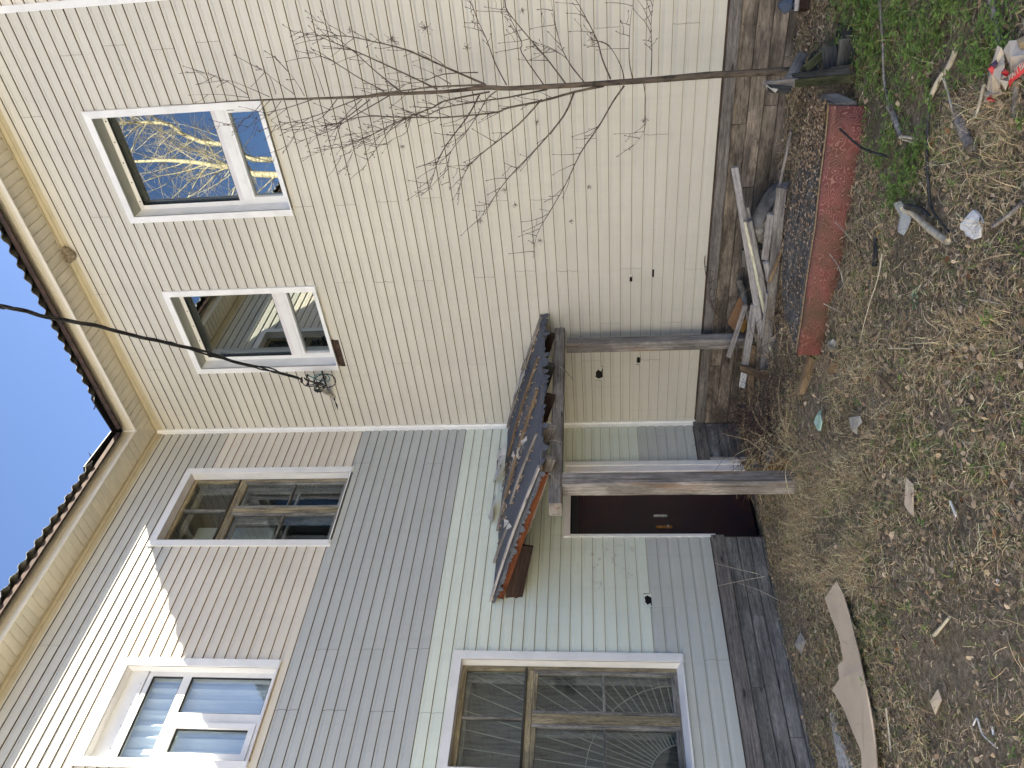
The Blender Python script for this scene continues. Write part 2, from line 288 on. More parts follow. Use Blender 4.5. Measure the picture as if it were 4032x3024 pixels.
class MB:
    def __init__(s): s.v = []; s.f = []
    def add(s, v, f): n = len(s.v); s.v += [Vector(p) for p in v]; s.f += [tuple(i+n for i in q) for q in f]
    def box(s, v):
        v = [Vector(p) for p in v]; s.add(v, BOXF if not flipneeded(v) else [tuple(reversed(q)) for q in BOXF])
    def wbox(s, wall, s0, s1, z0, z1, d0, d1): s.box([W(wall, a, z, d) for d in (d0, d1) for a, z in ((s0, z0), (s1, z0), (s1, z1), (s0, z1))])
    def tube(s, pts, rad, n=5, cap=True):
        pts = [Vector(p) for p in pts]; k = len(pts); rad = rad if hasattr(rad, '__len__') else [rad]*k
        ref = Vector((0.3, 0.5, 0.81)); rings = []
        for i in range(k):
            tg = (pts[min(i+1, k-1)]-pts[max(i-1, 0)]); tg = tg.normalized() if tg.length > 1e-9 else Vector((0, 0, 1))
            a = tg.cross(ref);  a = (tg.cross(Vector((1, 0, 0))) if a.length < 1e-3 else a).normalized(); b = tg.cross(a)
            rings.append([pts[i]+(a*math.cos(2*PI*j/n)+b*math.sin(2*PI*j/n))*rad[i] for j in range(n)])
        v = [p for r in rings for p in r]; f = [(i*n+j, i*n+(j+1) % n, (i+1)*n+(j+1) % n, (i+1)*n+j) for i in range(k-1) for j in range(n)]
        if cap: f += [tuple(range(n)), tuple((k-1)*n+j for j in reversed(range(n)))]
        s.add(v, f)
    def build(s, name, mat, parent=None, **kw): return mesh(name, s.v, s.f, mat, parent, **kw)
def tube(name, pts, rad, mat, parent=None, n=6, **kw):
    b = MB(); b.tube(pts, rad, n); return b.build(name, mat, parent, smooth=True, **kw)
def plank(name, A, B, w, t, mat, parent=None, up=None, bow=0.0, segs=4, rag=0.0, **kw):
    """board from A to B; local X runs along it (grain), Y is its width, Z its thickness"""
    A, B = Vector(A), Vector(B); L = (B-A).length; x = (B-A).normalized(); up = Vector(up) if up else Vector((0, 0, 1))
    y = up.cross(x);  y = (Vector((0, 1, 0)).cross(x) if y.length < 1e-3 else y).normalized(); z = x.cross(y)
    m = Matrix(((x.x, y.x, z.x, A.x), (x.y, y.y, z.y, A.y), (x.z, y.z, z.z, A.z), (0, 0, 0, 1)))
    v = []; b = min(w, t)*0.12
    prof = [(-w/2+b, -t/2), (w/2-b, -t/2), (w/2, -t/2+b), (w/2, t/2-b), (w/2-b, t/2), (-w/2+b, t/2), (-w/2, t/2-b), (-w/2, -t/2+b)]
    r = random.Random(hash((round(A.x, 3), round(B.z, 3), name)) & 0xffff)
    for i in range(segs+1):
        u = i/segs; off = bow*math.sin(PI*u)*L; jx = 0
        for (py, pz) in prof:
            ex = (r.uniform(-rag, rag) if i in (0, segs) and rag else 0)
            v.append((u*L+ex, py*(1+r.uniform(-.03, .03)), pz+off))
    n = 8; f = [(i*n+j, i*n+(j+1) % n, (i+1)*n+(j+1) % n, (i+1)*n+j) for i in range(segs) for j in range(n)]
    f += [tuple(reversed(range(n))), tuple(segs*n+j for j in range(n))]
    return mesh(name, v, f, mat, parent, world_m=m, **kw)
# ---------------------------------------------------------------- ground
xs = np.unique(np.concatenate([np.linspace(-400, -12, 14), np.linspace(-12, -0.5, 10), np.arange(-0.5, 9, 0.05), np.linspace(9, 30, 12), np.linspace(30, 400, 14)]))
ys = np.unique(np.concatenate([np.linspace(-400, -30, 14), np.linspace(-30, -9, 14), np.arange(-9, 0.6, 0.05), np.linspace(0.6, 20, 10), np.linspace(20, 400, 14)]))
GX, GY = np.meshgrid(xs, ys); gzv = gz(GX, GY); nx, ny = len(xs), len(ys)
gv = np.stack([GX, GY, gzv], -1).reshape(-1, 3); ii = np.arange(nx*ny).reshape(ny, nx)
gf = np.stack([ii[:-1, :-1], ii[:-1, 1:], ii[1:, 1:], ii[1:, :-1]], -1).reshape(-1, 4)
def big_mesh(name, v, f, mat, smooth=False, **kw):
    v = np.asarray(v, np.float32); f = np.asarray(f, np.int32); k = f.shape[1]
    me = bpy.data.meshes.new(name); me.vertices.add(len(v)); me.vertices.foreach_set('co', v.ravel()); me.loops.add(f.size)
    me.loops.foreach_set('vertex_index', f.ravel()); me.polygons.add(len(f)); me.polygons.foreach_set('loop_start', np.arange(0, f.size, k, dtype=np.int32))
    me.polygons.foreach_set('loop_total', np.full(len(f), k, np.int32)); me.materials.append(mat)
    if smooth: me.polygons.foreach_set('use_smooth', np.ones(len(f), bool))
    me.update(calc_edges=True); me.validate(); o = bpy.data.objects.new(name, me); return link(o, **kw)
big_mesh('ground', gv, gf, M['soil'], True, kind='structure', label='bare soil under dry grass and leaf litter')
# ---------------------------------------------------------------- house
house = thing('house', (0, 0, -0.5), 'two storey house clad in cream and grey siding, two wings meeting in an inner corner', 'house')
C = 0.10632
HOLES = {'R': [(2.93, 4.0, 4.05, 5.73), (0.975, 2.04, 4.05, 5.72)],
         'L': [(0.71, 1.785, 3.93, 5.93), (3.165, 4.06, 4.06, 5.545), (3.04, 4.08, 0.43, 2.43), (0.68, 1.67, -0.6, 1.47)]}
SPAN = {'R': 11.9, 'L': 11.9}
def holed_wall(wall, smax, z0, z1):
    b = MB(); hs = HOLES[wall]; sc = sorted({0.0 if wall == 'L' else -0.25, smax}|{h[0] for h in hs}|{h[1] for h in hs}); zc = sorted({z0, z1}|{max(z0, h[2]) for h in hs}|{h[3] for h in hs})
    for a, c in zip(sc, sc[1:]):
        zr = []
        for e, g in zip(zc, zc[1:]):
            if any(h[0] < (a+c)/2 < h[1] and h[2] < (e+g)/2 < h[3] for h in hs): continue
            if zr and abs(zr[-1][1]-e) < 1e-6: zr[-1][1] = g
            else: zr.append([e, g])
        for e, g in zr: b.wbox(wall, a, c, e, g, -0.21, -0.012)
    return b.build('wall', M['backing'], house, label='right wing wall' if wall == 'R' else 'left wing wall')
walls = {'R': holed_wall('R', 12.0, -0.75, 6.75), 'L': holed_wall('L', 12, -0.75, 6.75)}
def profile(k):   # one course: (z, d, material of the face that follows)
    zt = k
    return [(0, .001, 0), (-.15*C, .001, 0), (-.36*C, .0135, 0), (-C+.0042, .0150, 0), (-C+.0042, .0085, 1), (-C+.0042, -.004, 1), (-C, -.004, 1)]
def siding(wall, ztop, ncourses, mat, groove, s_lo, s_hi, joints, holes, parent, zmin=-0.0):
    """double-course panels, each run between joints an object of its own"""
    k = 0
    while k < ncourses:
        n = min(2, ncourses-k); zt = ztop-k*C; zb = zt-n*C
        cuts = {s_lo, s_hi}
        js = [j for j, z in joints if zb-0.01 < z < zt+0.01]; cuts |= {j for j in js if s_lo < j < s_hi}
        hs = [h for h in holes if h[2] < zt-1e-4 and h[3] > zb+1e-4]
        for h in hs: cuts |= {min(max(h[0], s_lo), s_hi), min(max(h[1], s_lo), s_hi)}
        cuts = sorted(cuts); prev = None; runs = []
        for a, c in zip(cuts, cuts[1:]):
            if c-a < 1e-4: continue
            rng = [(zb, zt)]
            for h in hs:
                if h[0]-1e-6 < (a+c)/2 < h[1]+1e-6:
                    nr = []
                    for lo, hi in rng:
                        if h[3] < hi: nr.append((max(lo, h[3]), hi))
                        if h[2] > lo: nr.append((lo, min(hi, h[2])))
                    rng = [(l_, h_) for l_, h_ in nr if h_-l_ > 0.004]
            rng = tuple(rng)
            if runs and runs[-1][2] == rng and a not in js: runs[-1][1] = c
            else: runs.append([a, c, rng])
        for idx, (a, c, rng) in enumerate(runs):
            off = random.uniform(0, 0.0016)+(0.0012 if idx % 2 else 0)
            aa = a+(0.0015 if a in js else 0); cc = c-(0.0015 if c in js else 0)
            for lo, hi in rng:
                pts = []
                for q in range(n):
                    for dz, d, mi in profile(0): pts.append((zt-q*C+dz, d+off, mi))
                # clip the polyline to lo..hi
                cl = []
                for (z1, d1, m1), (z2, d2, m2) in zip(pts, pts[1:]):
                    if abs(z1-z2) < 1e-9:
                        if lo-1e-9 <= z1 <= hi+1e-9: cl.append(((z1, d1), (z2, d2), m1))
                        continue
                    ca, cb = min(z1, hi), max(z2, lo)
                    if ca <= cb: continue
                    f1 = (z1-ca)/(z1-z2); f2 = (z1-cb)/(z1-z2)
                    cl.append(((ca, d1+(d2-d1)*f1), (cb, d1+(d2-d1)*f2), m1))
                v = []; f = []; fm = []
                nseg = 1 if cc-aa < 1.2 else 3
                for (p, q2, mi) in cl:
                    for g in range(nseg):
                        s0 = aa+(cc-aa)*g/nseg; s1 = aa+(cc-aa)*(g+1)/nseg; i0 = len(v)
                        v += [W(wall, s0, p[0], p[1]), W(wall, s1, p[0], p[1]), W(wall, s1, q2[0], q2[1]), W(wall, s0, q2[0], q2[1])]
                        f.append((i0, i0+3, i0+2, i0+1) if wall == 'R' else (i0, i0+1, i0+2, i0+3)); fm.append(mi)
                if v: mesh('siding_panel', v, f, [mat, groove], parent, fm=fm)
        k += n
def J(wall, pts): return [((p.x if wall == 'R' else -p.y), p.z) for p in ((atR(X, Y) if wall == 'R' else atL(X, Y)) for X, Y in pts)]
JR = J('R', [(298,215),(464,176),(653,191),(832,162),(149,457),(418,852),(1219,810),(1381,804),(1547,791),(1716,776),(1971,788),(2401,106),(2709,90),(2312,544),(2590,527),(2143,784),(2083,1065),(2245,1065),(2494,1054),(2743,1057),(414,1156),(637,1454),(1385,1108),(1540,1107),(1696,1101),(1928,1089),(1617,1426),(1905,1431),(2411,1270),(2646,1267),(2318,1418),(2564,1414)])
JL = J('L', [(1288,2560),(1464,2559),(1640,2557),(1133,2798),(1312,2799),(1500,2804),(1690,2809),(1428,1827),(1570,1827),(1709,1829),(212,2544),(361,2547),(2839,2602)])
# small broken holes in the cladding
def wh(wall, X0, Y0, X1, Y1):
    a = atR(X0, Y0) if wall == 'R' else atL(X0, Y0); b = atR(X1, Y1) if wall == 'R' else atL(X1, Y1)
    sa, sb = (a.x, b.x) if wall == 'R' else (-a.y, -b.y); return (min(sa, sb), max(sa, sb), min(a.z, b.z), max(a.z, b.z))
BR = [wh('R', 2340, 1443, 2374, 1495), wh('R', 2504, 1395, 2522, 1432), wh('R', 2477, 1078, 2490, 1112), wh('R', 2568, 1060, 2575, 1090), wh('R', 2214, 1305, 2222, 1325), (.985, 1.36, 3.968, 4.048), wh('R', 1309, 1565, 1322, 1612)]
BL = [wh('L', 2533, 2340, 2568, 2395)]
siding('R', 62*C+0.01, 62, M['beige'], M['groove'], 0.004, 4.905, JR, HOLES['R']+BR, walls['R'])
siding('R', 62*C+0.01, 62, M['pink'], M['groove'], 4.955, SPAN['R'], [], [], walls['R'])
ZG = 3.968
hl = HOLES['L']+BL
def lz(ztop, zbot, mat, groove, **k):
    n = int(round((ztop-zbot)/C)); siding('L', ztop, n, mat, groove, 0.004, SPAN['L'], JL, hl, walls['L'])
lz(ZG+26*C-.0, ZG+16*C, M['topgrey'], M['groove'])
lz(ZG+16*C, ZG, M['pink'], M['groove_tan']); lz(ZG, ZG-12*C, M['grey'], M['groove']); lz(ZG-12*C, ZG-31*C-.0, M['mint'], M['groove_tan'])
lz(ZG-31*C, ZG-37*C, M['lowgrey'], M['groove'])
def cavity(wall, h, mat=M['void']):
    a, b, lo, hi = h; wbox('cavity', wall, a-.03, b+.03, lo-.03, hi+.03, -0.011, -0.0085, mat, walls[wall])
for h in BR[:5]+BR[6:]: cavity('R', h)
cavity('R', BR[5], M['rust'])
for h in BL: cavity('L', h)
def shard(wall, cs, d, mat):
    v = [W(wall, s, z, d+random.uniform(0, .01)) for s, z in cs]; v += [p+Vector((0.001, 0.001, 0.0)) for p in v[:0]]
    mesh('broken_edge', v, [tuple(range(len(v)))], mat, walls[wall])
for wall, h, mt in [('R', BR[0], M['beige']), ('R', BR[1], M['beige']), ('R', BR[2], M['beige']), ('L', BL[0], M['mint'])]:
    a, b, lo, hi = h; w_ = b-a; hh = hi-lo
    shard(wall, [(a, lo), (a+w_*.25, lo), (a+w_*.12, lo+hh*.5), (a+w_*.3, hi), (a, hi)], .004, mt)
    shard(wall, [(b, hi), (b-w_*.5, hi), (b-w_*.2, lo+hh*.55), (b-w_*.35, lo+hh*.2), (b, lo)], .004, mt)
    shard(wall, [(a, hi), (a+w_*.5, hi-hh*.18), (b, hi), (b, hi+.002), (a, hi+.002)], .006, mt)
# corner strip and joint strip
cb = MB(); cb.box([(x, y, z) for x, y in ((0.0, -0.028), (0.03, -0.028), (0.03, 0.0), (0.0, 0.0)) for z in (0,)]+[(x, y, 6.62) for x, y in ((0.0, -0.028), (0.03, -0.028), (0.03, 0.0), (0.0, 0.0))])
mesh('corner_trim', [(0.0, -0.055, 0), (0.024, -0.055, 0), (0.034, -0.034, 0), (0.055, -0.024, 0), (0.055, 0, 0), (0, 0, 0)]+[(0.0, -0.055, 6.62), (0.024, -0.055, 6.62), (0.034, -0.034, 6.62), (0.055, -0.024, 6.62), (0.055, 0, 6.62), (0, 0, 6.62)],
     [(i, (i+1) % 6, 6+(i+1) % 6, 6+i) for i in range(6)]+[(5, 4, 3, 2, 1, 0), (6, 7, 8, 9, 10, 11)], M['white'], house)
wbox('joint_trim', 'R', 4.90, 4.96, 0, 6.6, -.005, .022, M['white'], house)
# soffit, crown trim, fascia, roof
ZS = 6.645
def eave(wall, smax):
    root = wbox('soffit', wall, 0.0 if wall == 'R' else 0.0, smax, ZS+.012, ZS+.03, 0.0, .335, M['void'], house)
    k = 0; s = 0.36
    wbox('crown_trim', wall, 0.04, smax, ZS-.052, ZS-.006, 0.006, .024, M['jtrim'], root); wbox('crown_trim', wall, .04, smax, ZS-.1, ZS-.052, .004, .016, M['jtrim'], root); wbox('crown_trim', wall, .04, smax, ZS-.012, ZS-.002, .024, .045, M['jtrim'], root)
    s = 0.05
    while s < smax:
        hole = (k//3) % 4 == 1
        v = []; prof = [(0, .010), (.006, .0), (.088, .0), (.094, .010), (.1, .010)]
        for (a, dz) in prof:
            lim = max(.026, 0)
            inner = 0.026; outer = .338 if s+a > .34 else max(inner, min(.338, s+a))
            v += [W(wall, s+a, ZS+dz, inner), W(wall, s+a, ZS+dz, outer)]
        f = [(2*i, 2*i+1, 2*i+3, 2*i+2) if wall == 'R' else (2*i, 2*i+2, 2*i+3, 2*i+1) for i in range(4)]
        mesh('soffit_panel', v, f, M['perf'] if hole else M['soffit'], root); s += .1; k += 1
    fz = ZS-.035
    fa = wbox('fascia', wall, .352, smax, fz+.01, fz+.205, .342, .352, M['fascia'], house)
    wbox('fascia_lip', wall, .375, smax, fz, fz+.035, .352, .366, M['fascialip'], fa); wbox('fascia_rib', wall, .36, smax, fz+.085, fz+.095, .352, .357, M['fascia'], fa); wbox('fascia_rib', wall, .36, smax, fz+.105, fz+.112, .352, .356, M['fascialip'], fa)
    wbox('rusty_drip_edge', wall, .50, smax, 6.705, 6.75, .45, .463, M['rust'], house)
    # boards hidden above the fascia
    wbox('eave_batten', wall, .40, smax, 6.79, 6.83, .30, .384, M['darkwood'], house)
    return root
sofR = eave('R', 11.9); sofL = eave('L', 11.9)
mesh('corner_soffit_trim', [(0.03, -0.0, ZS-.004), (0.0, -.03, ZS-.004), (.33, -.365, ZS-.004), (.365, -.33, ZS-.004), (0.03, -0.0, ZS), (0.0, -.03, ZS), (.33, -.365, ZS), (.365, -.33, ZS)], BOXF, M['soffit'], sofR)
hexa('corner_fascia_trim', [(.345, -.375, 6.61), (.375, -.375, 6.61), (.375, -.345, 6.61), (.345, -.345, 6.61), (.345, -.375, 6.80), (.375, -.375, 6.80), (.375, -.345, 6.80), (.345, -.345, 6.80)], M['white'], sofR)
SL = math.tan(math.radians(25))
roof = mesh('roof', [(x, y, 6.745+z) for x, y, z in [(.44, -.44, 0), (12.15, -.44, 0), (12.15, 5, 5.44*SL), (-5, 5, 5.44*SL), (.44, -12, 0), (-5, -12, 5.44*SL), (12.15, 11, 0), (-10.5, 11, 0), (-10.5, -12, 0), (-5, 5, 5.44*SL)]],
            [(0, 1, 2, 3), (0, 3, 5, 4), (3, 2, 6, 7), (3, 7, 8, 5)], M['darkwood'], house)
def sheet(wall, s0, s1, v1=3.2):
    n = int((s1-s0)/0.0125)+1; rows = [0, .25, 1.2, v1]; v = []; dz = random.uniform(-.006, .006); ed = random.uniform(-.006, .008)
    for th in (0, 1):
        for r_ in rows:
            for i in range(n):
                s = s0+(s1-s0)*i/(n-1); w = math.sin(2*PI*s/.15)
                d = .50+ed-r_*math.cos(math.radians(25)) if r_ else .50+ed+random.uniform(-.003, .003)
                z = 6.79+(.5-d)*SL+.019*w+dz+(.007 if th else 0)
                v.append(W(wall, s, z, d))
    f = []; R_ = len(rows)
    for th in (0, 1):
        for r_ in range(R_-1):
            for i in range(n-1):
                a = th*R_*n+r_*n+i; q = (a, a+1, a+n+1, a+n); f.append(q if (th == 1) == (wall == 'R') else tuple(reversed(q)))
    o_ = R_*n
    for i in range(n-1): f.append((i, i+1, o_+i+1, o_+i))
    mesh('roof_sheet', v, f, M['slate'], roof, smooth=False)
for wall in 'RL':
    s = .93 if wall == 'R' else 1.0
    while s < (11.5 if wall == 'R' else 11.2): sheet(wall, s, s+1.12); s += 1.05
# valley flashing, bent dark tin in the inner corner
vv = [(.49, -.49, 6.80), (.98, -.50, 6.82), (1.0, .2, 7.12), (-.2, .2, 7.08), (-.2, -1.06, 7.12), (.51, -1.1, 6.82)]
vp = [Vector(p) for p in vv]+[Vector(p)+Vector((0, 0, .012)) for p in vv]
mesh('valley_flashing', vp, [(0, 1, 2, 3), (0, 3, 4, 5), (6, 9, 8, 7), (6, 11, 10, 9), (0, 6, 7, 1), (0, 5, 11, 6)], M['valley'], roof)
mesh('valley_board', [(.42, -.42, 6.72), (1.0, -.43, 6.74), (1.0, -.40, 6.80), (.42, -.40, 6.80), (.43, -1.0, 6.74), (.40, -1.0, 6.80), (.40, -.42, 6.80)], [(0, 1, 2, 3), (0, 6, 5, 4)], M['valley'], roof)
for (a, b, c) in [((.9, -.46, 6.84), (.82, -.5, 6.87), (.86, -.44, 6.84)), ((.47, -.93, 6.84), (.52, -.88, 6.88), (.45, -.9, 6.84))]:
    mesh('tin_shard', [a, b, c, tuple(Vector(b)+Vector((.01, .01, .01)))], [(0, 1, 2), (1, 3, 2)], M['rust'], roof)
# far sides of the wings, seen from nowhere but closing the building
wbox('gable_wall', 'L', -10.2, -.25, -.7, 6.8, 11.8, 12.0, M['pink'], house)
wbox('rear_wall', 'R', -10, 12, -.7, 6.8, -10.2, -10, M['topgrey'], house)
# ---------------------------------------------------------------- windows
def ring(wall, parent, s0, s1, z0, z1, w, d0, d1, mat, name, sides='lrtb'):
    """mitred boards round an opening; s0..s1, z0..z1 is the outer edge"""
    def P(o, i, d): return [W(wall, *o[0], d), W(wall, *o[1], d), W(wall, *i[1], d), W(wall, *i[0], d)]
    O = {'b': ((s0, z0), (s1, z0)), 't': ((s0, z1), (s1, z1)), 'l': ((s0, z0), (s0, z1)), 'r': ((s1, z0), (s1, z1))}
    zb = z0+w if 'b' in sides else z0
    I = {'b': ((s0+w, z0+w), (s1-w, z0+w)), 't': ((s0+w, z1-w), (s1-w, z1-w)), 'l': ((s0+w, zb), (s0+w, z1-w)), 'r': ((s1-w, zb), (s1-w, z1-w))}
    for k in sides: hexa(name, P(O[k], I[k], d0)+P(O[k], I[k], d1), mat, parent)
def bars(wall, parent, rects, d0, d1, mat, name):
    for (a, b, c, e) in rects:
        o = wbox(name, wall, a, b, c, e, d0, d1, mat, parent)
def local_bar(wall, parent, s0, s1, z0, z1, d0, d1, mat, name):
    """wooden bar whose grain runs along it"""
    if s1-s0 > z1-z0: A, B, w = W(wall, s0, (z0+z1)/2, (d0+d1)/2), W(wall, s1, (z0+z1)/2, (d0+d1)/2), z1-z0
    else: A, B, w = W(wall, (s0+s1)/2, z0, (d0+d1)/2), W(wall, (s0+s1)/2, z1, (d0+d1)/2), s1-s0
    nrm = W(wall, 0, 0, 1)
    return plank(name, A, B, w, abs(d1-d0), mat, parent, up=nrm)
def room(wall, parent, s0, s1, z0, z1, d, depth, mat):
    v = [W(wall, s, z, dd) for dd in (d, d-depth) for s, z in ((s0, z0), (s1, z0), (s1, z1), (s0, z1))]
    mesh('room', v, [(4, 5, 6, 7), (0, 1, 5, 4), (1, 2, 6, 5), (2, 3, 7, 6), (3, 0, 4, 7)], mat, parent)
def reveal(wall, parent, s0, s1, z0, z1, d0, d1, mside, mtop, mbot=None):
    t = .006
    wbox('reveal', wall, s0-t, s0, z0, z1, d1, d0, mside, parent); wbox('reveal', wall, s1, s1+t, z0, z1, d1, d0, mside, parent)
    wbox('reveal', wall, s0, s1, z1, z1+t, d1, d0, mtop, parent)
    if mbot: hexa('sill', [W(wall, s0, z0+.02, d1), W(wall, s1, z0+.02, d1), W(wall, s1, z0+.03, d1), W(wall, s0, z0+.03, d1), W(wall, s0-.06, z0-.02, d0+.03), W(wall, s1+.06, z0-.02, d0+.03), W(wall, s1+.06, z0-.008, d0+.03), W(wall, s0-.06, z0-.008, d0+.03)], mbot, parent)
def plastic(wall, s0, s1, z0, z1, label, zm0=4.493, zm1=4.629):
    """s0..z1 outer edge of the white trim; one big pane above, a narrow opening sash below"""
    w = .066; a, b, c, e = s0+w, s1-w, z0+.02, z1-w; dd = -.13
    fr = wbox('window', wall, a, b, e-.045, e, dd-.06, dd, M['white'], house, label=label)
    ring(wall, fr, s0, s1, z0, z1, w, .010, .035, M['white'], 'trim', 'lrt')
    reveal(wall, fr, a, b, c, e, .02, dd, M['white'], M['revealgrey'], M['white'])
    bars(wall, fr, [(a, a+.045, c, e-.045), (b-.045, b, c, e-.045), (a+.045, b-.045, c, c+.06)], dd-.06, dd, M['white'], 'frame')
    wbox('mullion', wall, a+.045, b-.045, zm0, zm1-.05, dd-.055, dd+.012, M['white'], fr); wbox('mullion', wall, a+.045, b-.045, zm1-.047, zm1, dd-.06, dd, M['whitepink'], fr)
    ring(wall, fr, a+.047, b-.047, c+.062, zm0-.003, .032, dd-.05, dd+.014, M['white'], 'sash', 'lrtb')
    # rubber seals and the two panes
    ring(wall, fr, a+.045, b-.045, zm1, e-.045, .006, dd-.03, dd-.004, M['black'], 'seal', 'lrtb')
    wbox('pane', wall, a+.05, b-.05, zm1+.004, e-.049, dd-.034, dd-.03, M['glass'], fr); wbox('pane', wall, a+.078, b-.078, c+.092, zm0-.034, dd-.03, dd-.026, M['glass'], fr)
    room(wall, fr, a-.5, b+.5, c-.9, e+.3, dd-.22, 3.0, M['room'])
    for k in range(5):
        s_ = a+.09+(b-a-.18)*k/4; wbox('fixing_clip', wall, s_-.006, s_+.006, e-.03, e-.018, dd, dd+.002, M['black'], fr)
    return fr
w1 = plastic('R', 2.897, 4.035, 4.05, 5.765, 'upper right window reflecting sunlit birches'); w2 = plastic('R', .943, 2.073, 4.045, 5.758, 'upper window nearer the inner corner')
wbox('gap_foam', 'R', 3.962, 3.976, 4.32, 4.39, .030, .032, M['rust'], w1)
def wooden(s0, s1, z0, z1, ti, label, cm, bar2, thick, glass=M['oldglass']):
    """old double-skinned wooden casement; ti = (transom bottom, top), cm = centre mullion range, bar2 = height of the thin bar"""
    wall = 'L'; w = .078; a, b, c, e = s0+w, s1-w, z0+.03, z1-w; dd = -.085
    fr = local_bar(wall, house, a, b, e-.045, e, dd-.05, dd, M['oldpaint'], 'window'); fr['label'] = label
    ring(wall, fr, s0, s1, z0, z1, w, .012, .032, M['white'], 'trim', 'lrt')
    reveal(wall, fr, a, b, c, e, .02, dd, M['white'], M['whitepink'], M['white'])
    lb = lambda *r, m='oldpaint', n='frame': local_bar(wall, fr, *r, dd-.05, dd+random.uniform(-.004, .003), M[m], n)
    lb(a, a+.04, c, e-.045); lb(b-.04, b, c, e-.045); lb(a+.04, b-.04, c, c+.045, m='oldframe')
    lb(a+.04, b-.04, ti[0], ti[1]+.035, m='oldpaint', n='transom'); local_bar(wall, fr, a+.02, b-.02, ti[1]+.03, ti[1]+.052, dd-.02, dd+.018, M['darkbar'], 'drip_bar')
    lb(cm[0], cm[1], c+.045, ti[0], n='mullion'); lb((cm[0]+cm[1])/2-.011, (cm[0]+cm[1])/2+.011, ti[1]+.035, e-.045, m='oldframe', n='glazing_bar')
    cols_ = [(a+.04, cm[0]), (cm[1], b-.04)]
    for (p, q) in cols_:
        lb(p, p+.03, c+.045, ti[0], m='oldframe', n='sash'); lb(q-.03, q, c+.045, ti[0], m='oldframe', n='sash'); lb(p+.03, q-.03, c+.045, c+.085, m='oldframe', n='sash'); lb(p+.03, q-.03, ti[0]-.035, ti[0], n='sash')
        lb(p+.03, q-.03, bar2-.009, bar2+.009, m='oldframe', n='glazing_bar')
        wbox('pane', wall, p+.03, q-.03, c+.085, bar2-.009, dd-.03, dd-.027, glass, fr); wbox('pane', wall, p+.03, q-.03, bar2+.009, ti[0]-.035, dd-.03, dd-.027, glass, fr)
    mid = (cm[0]+cm[1])/2
    for (p, q) in ((a+.04, mid-.011), (mid+.011, b-.04)): wbox('pane', wall, p, q, ti[1]+.035, e-.045, dd-.03, dd-.027, glass, fr)
    # inner casement, 15 cm behind
    di = dd-.17
    li = lambda *r, m='innerframe', n='inner_frame': local_bar(wall, fr, *r, di-.04, di, M[m], n)
    li(a-.02, a+.06, c, e); li(b-.06, b+.02, c, e); li(a+.06, b-.06, c, c+.06); li(a+.06, b-.06, e-.06, e); li(a+.06, b-.06, ti[0]+.0, ti[1]+.05); li(cm[0]-.02, cm[1]+.02, c+.06, ti[0])
    for (p, q) in ((a+.06, cm[0]-.02), (cm[1]+.02, b-.06)): li(p, q, bar2-.012, bar2+.012)
    wbox('niche_side', wall, a-.03, a-.02, c-.02, e+.02, di-.1, dd-.05, M['oldframe'], fr); wbox('niche_side', wall, b+.02, b+.03, c-.02, e+.02, di-.1, dd-.05, M['oldframe'], fr); wbox('niche_side', wall, a-.03, b+.03, e, e+.02, di-.1, dd-.05, M['oldframe'], fr); wbox('niche_side', wall, a-.03, b+.03, c-.02, c, di-.1, dd-.05, M['oldframe'], fr)
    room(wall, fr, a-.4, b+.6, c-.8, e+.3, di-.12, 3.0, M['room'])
    return fr, di, (a, b, c, e)
w3, di3, r3 = wooden(.674, 1.818, 3.925, 5.955, (5.235, 5.26), 'old wooden upper window with one broken inner pane', (1.185, 1.262), 4.62, 1)
a, b, c, e = r3
wbox('pale_cupboard', 'L', a+.36, b-.02, 4.9, e-.03, di3-.30, di3-.27, M['roomlight'], w3)
# inner panes, one of them broken
wbox('inner_pane', 'L', 1.285, b-.06, c+.06, 4.60, di3-.022, di3-.02, M['oldglass'], w3); wbox('inner_pane', 'L', 1.285, b-.06, 4.635, 5.23, di3-.022, di3-.02, M['oldglass'], w3); wbox('inner_pane', 'L', a+.06, 1.16, 4.635, 5.23, di3-.022, di3-.02, M['oldglass'], w3)
pa = [(a+.06, c+.06), (1.16, c+.06), (1.16, c+.22), (1.06, c+.26), (1.0, c+.33), (.98, c+.45), (.93, c+.5), (.90, 4.6), (a+.06, 4.6)]
mesh('broken_pane', [W('L', s, z, di3-.02) for s, z in pa]+[W('L', s, z, di3-.022) for s, z in pa], [tuple(range(9)), tuple(reversed(range(9, 18)))]+[(i, i+9, (i+1) % 9+9, (i+1) % 9) for i in range(9)], glass_mat('broken_glass', 1.8, (.25, .33, .36)), w3)
w5, di5, r5 = wooden(3.007, 4.12, .423, 2.46, (1.735, 1.762), 'large ground floor window with a sunburst grille behind the glass', (3.52, 3.61), 1.123, 1)
a, b, c, e = r5
gr = MB(); gc = (4.0, .47); dg = -.20
def gbar(p, q, r=.0045): gr.tube([W('L', *p, dg), W('L', *q, dg)], r, 5)
for i in range(19):
    an = math.radians(2+86*i/18); ca, sa = -math.cos(an), math.sin(an)
    L_ = min(((gc[0]-a-.01)/max(1e-6, -ca)), (e-.03-gc[1])/max(1e-6, sa)); gbar((gc[0]+ca*.30, gc[1]+sa*.30), (gc[0]+ca*L_, gc[1]+sa*L_))
for i in range(12):
    a0, a1 = math.radians(90*i/12), math.radians(90*(i+1)/12); gbar((gc[0]-math.cos(a0)*.30, gc[1]+math.sin(a0)*.30), (gc[0]-math.cos(a1)*.30, gc[1]+math.sin(a1)*.30))
    R2 = .82; gbar((gc[0]-math.cos(a0)*R2, gc[1]+math.sin(a0)*R2), (gc[0]-math.cos(a1)*R2, gc[1]+math.sin(a1)*R2))
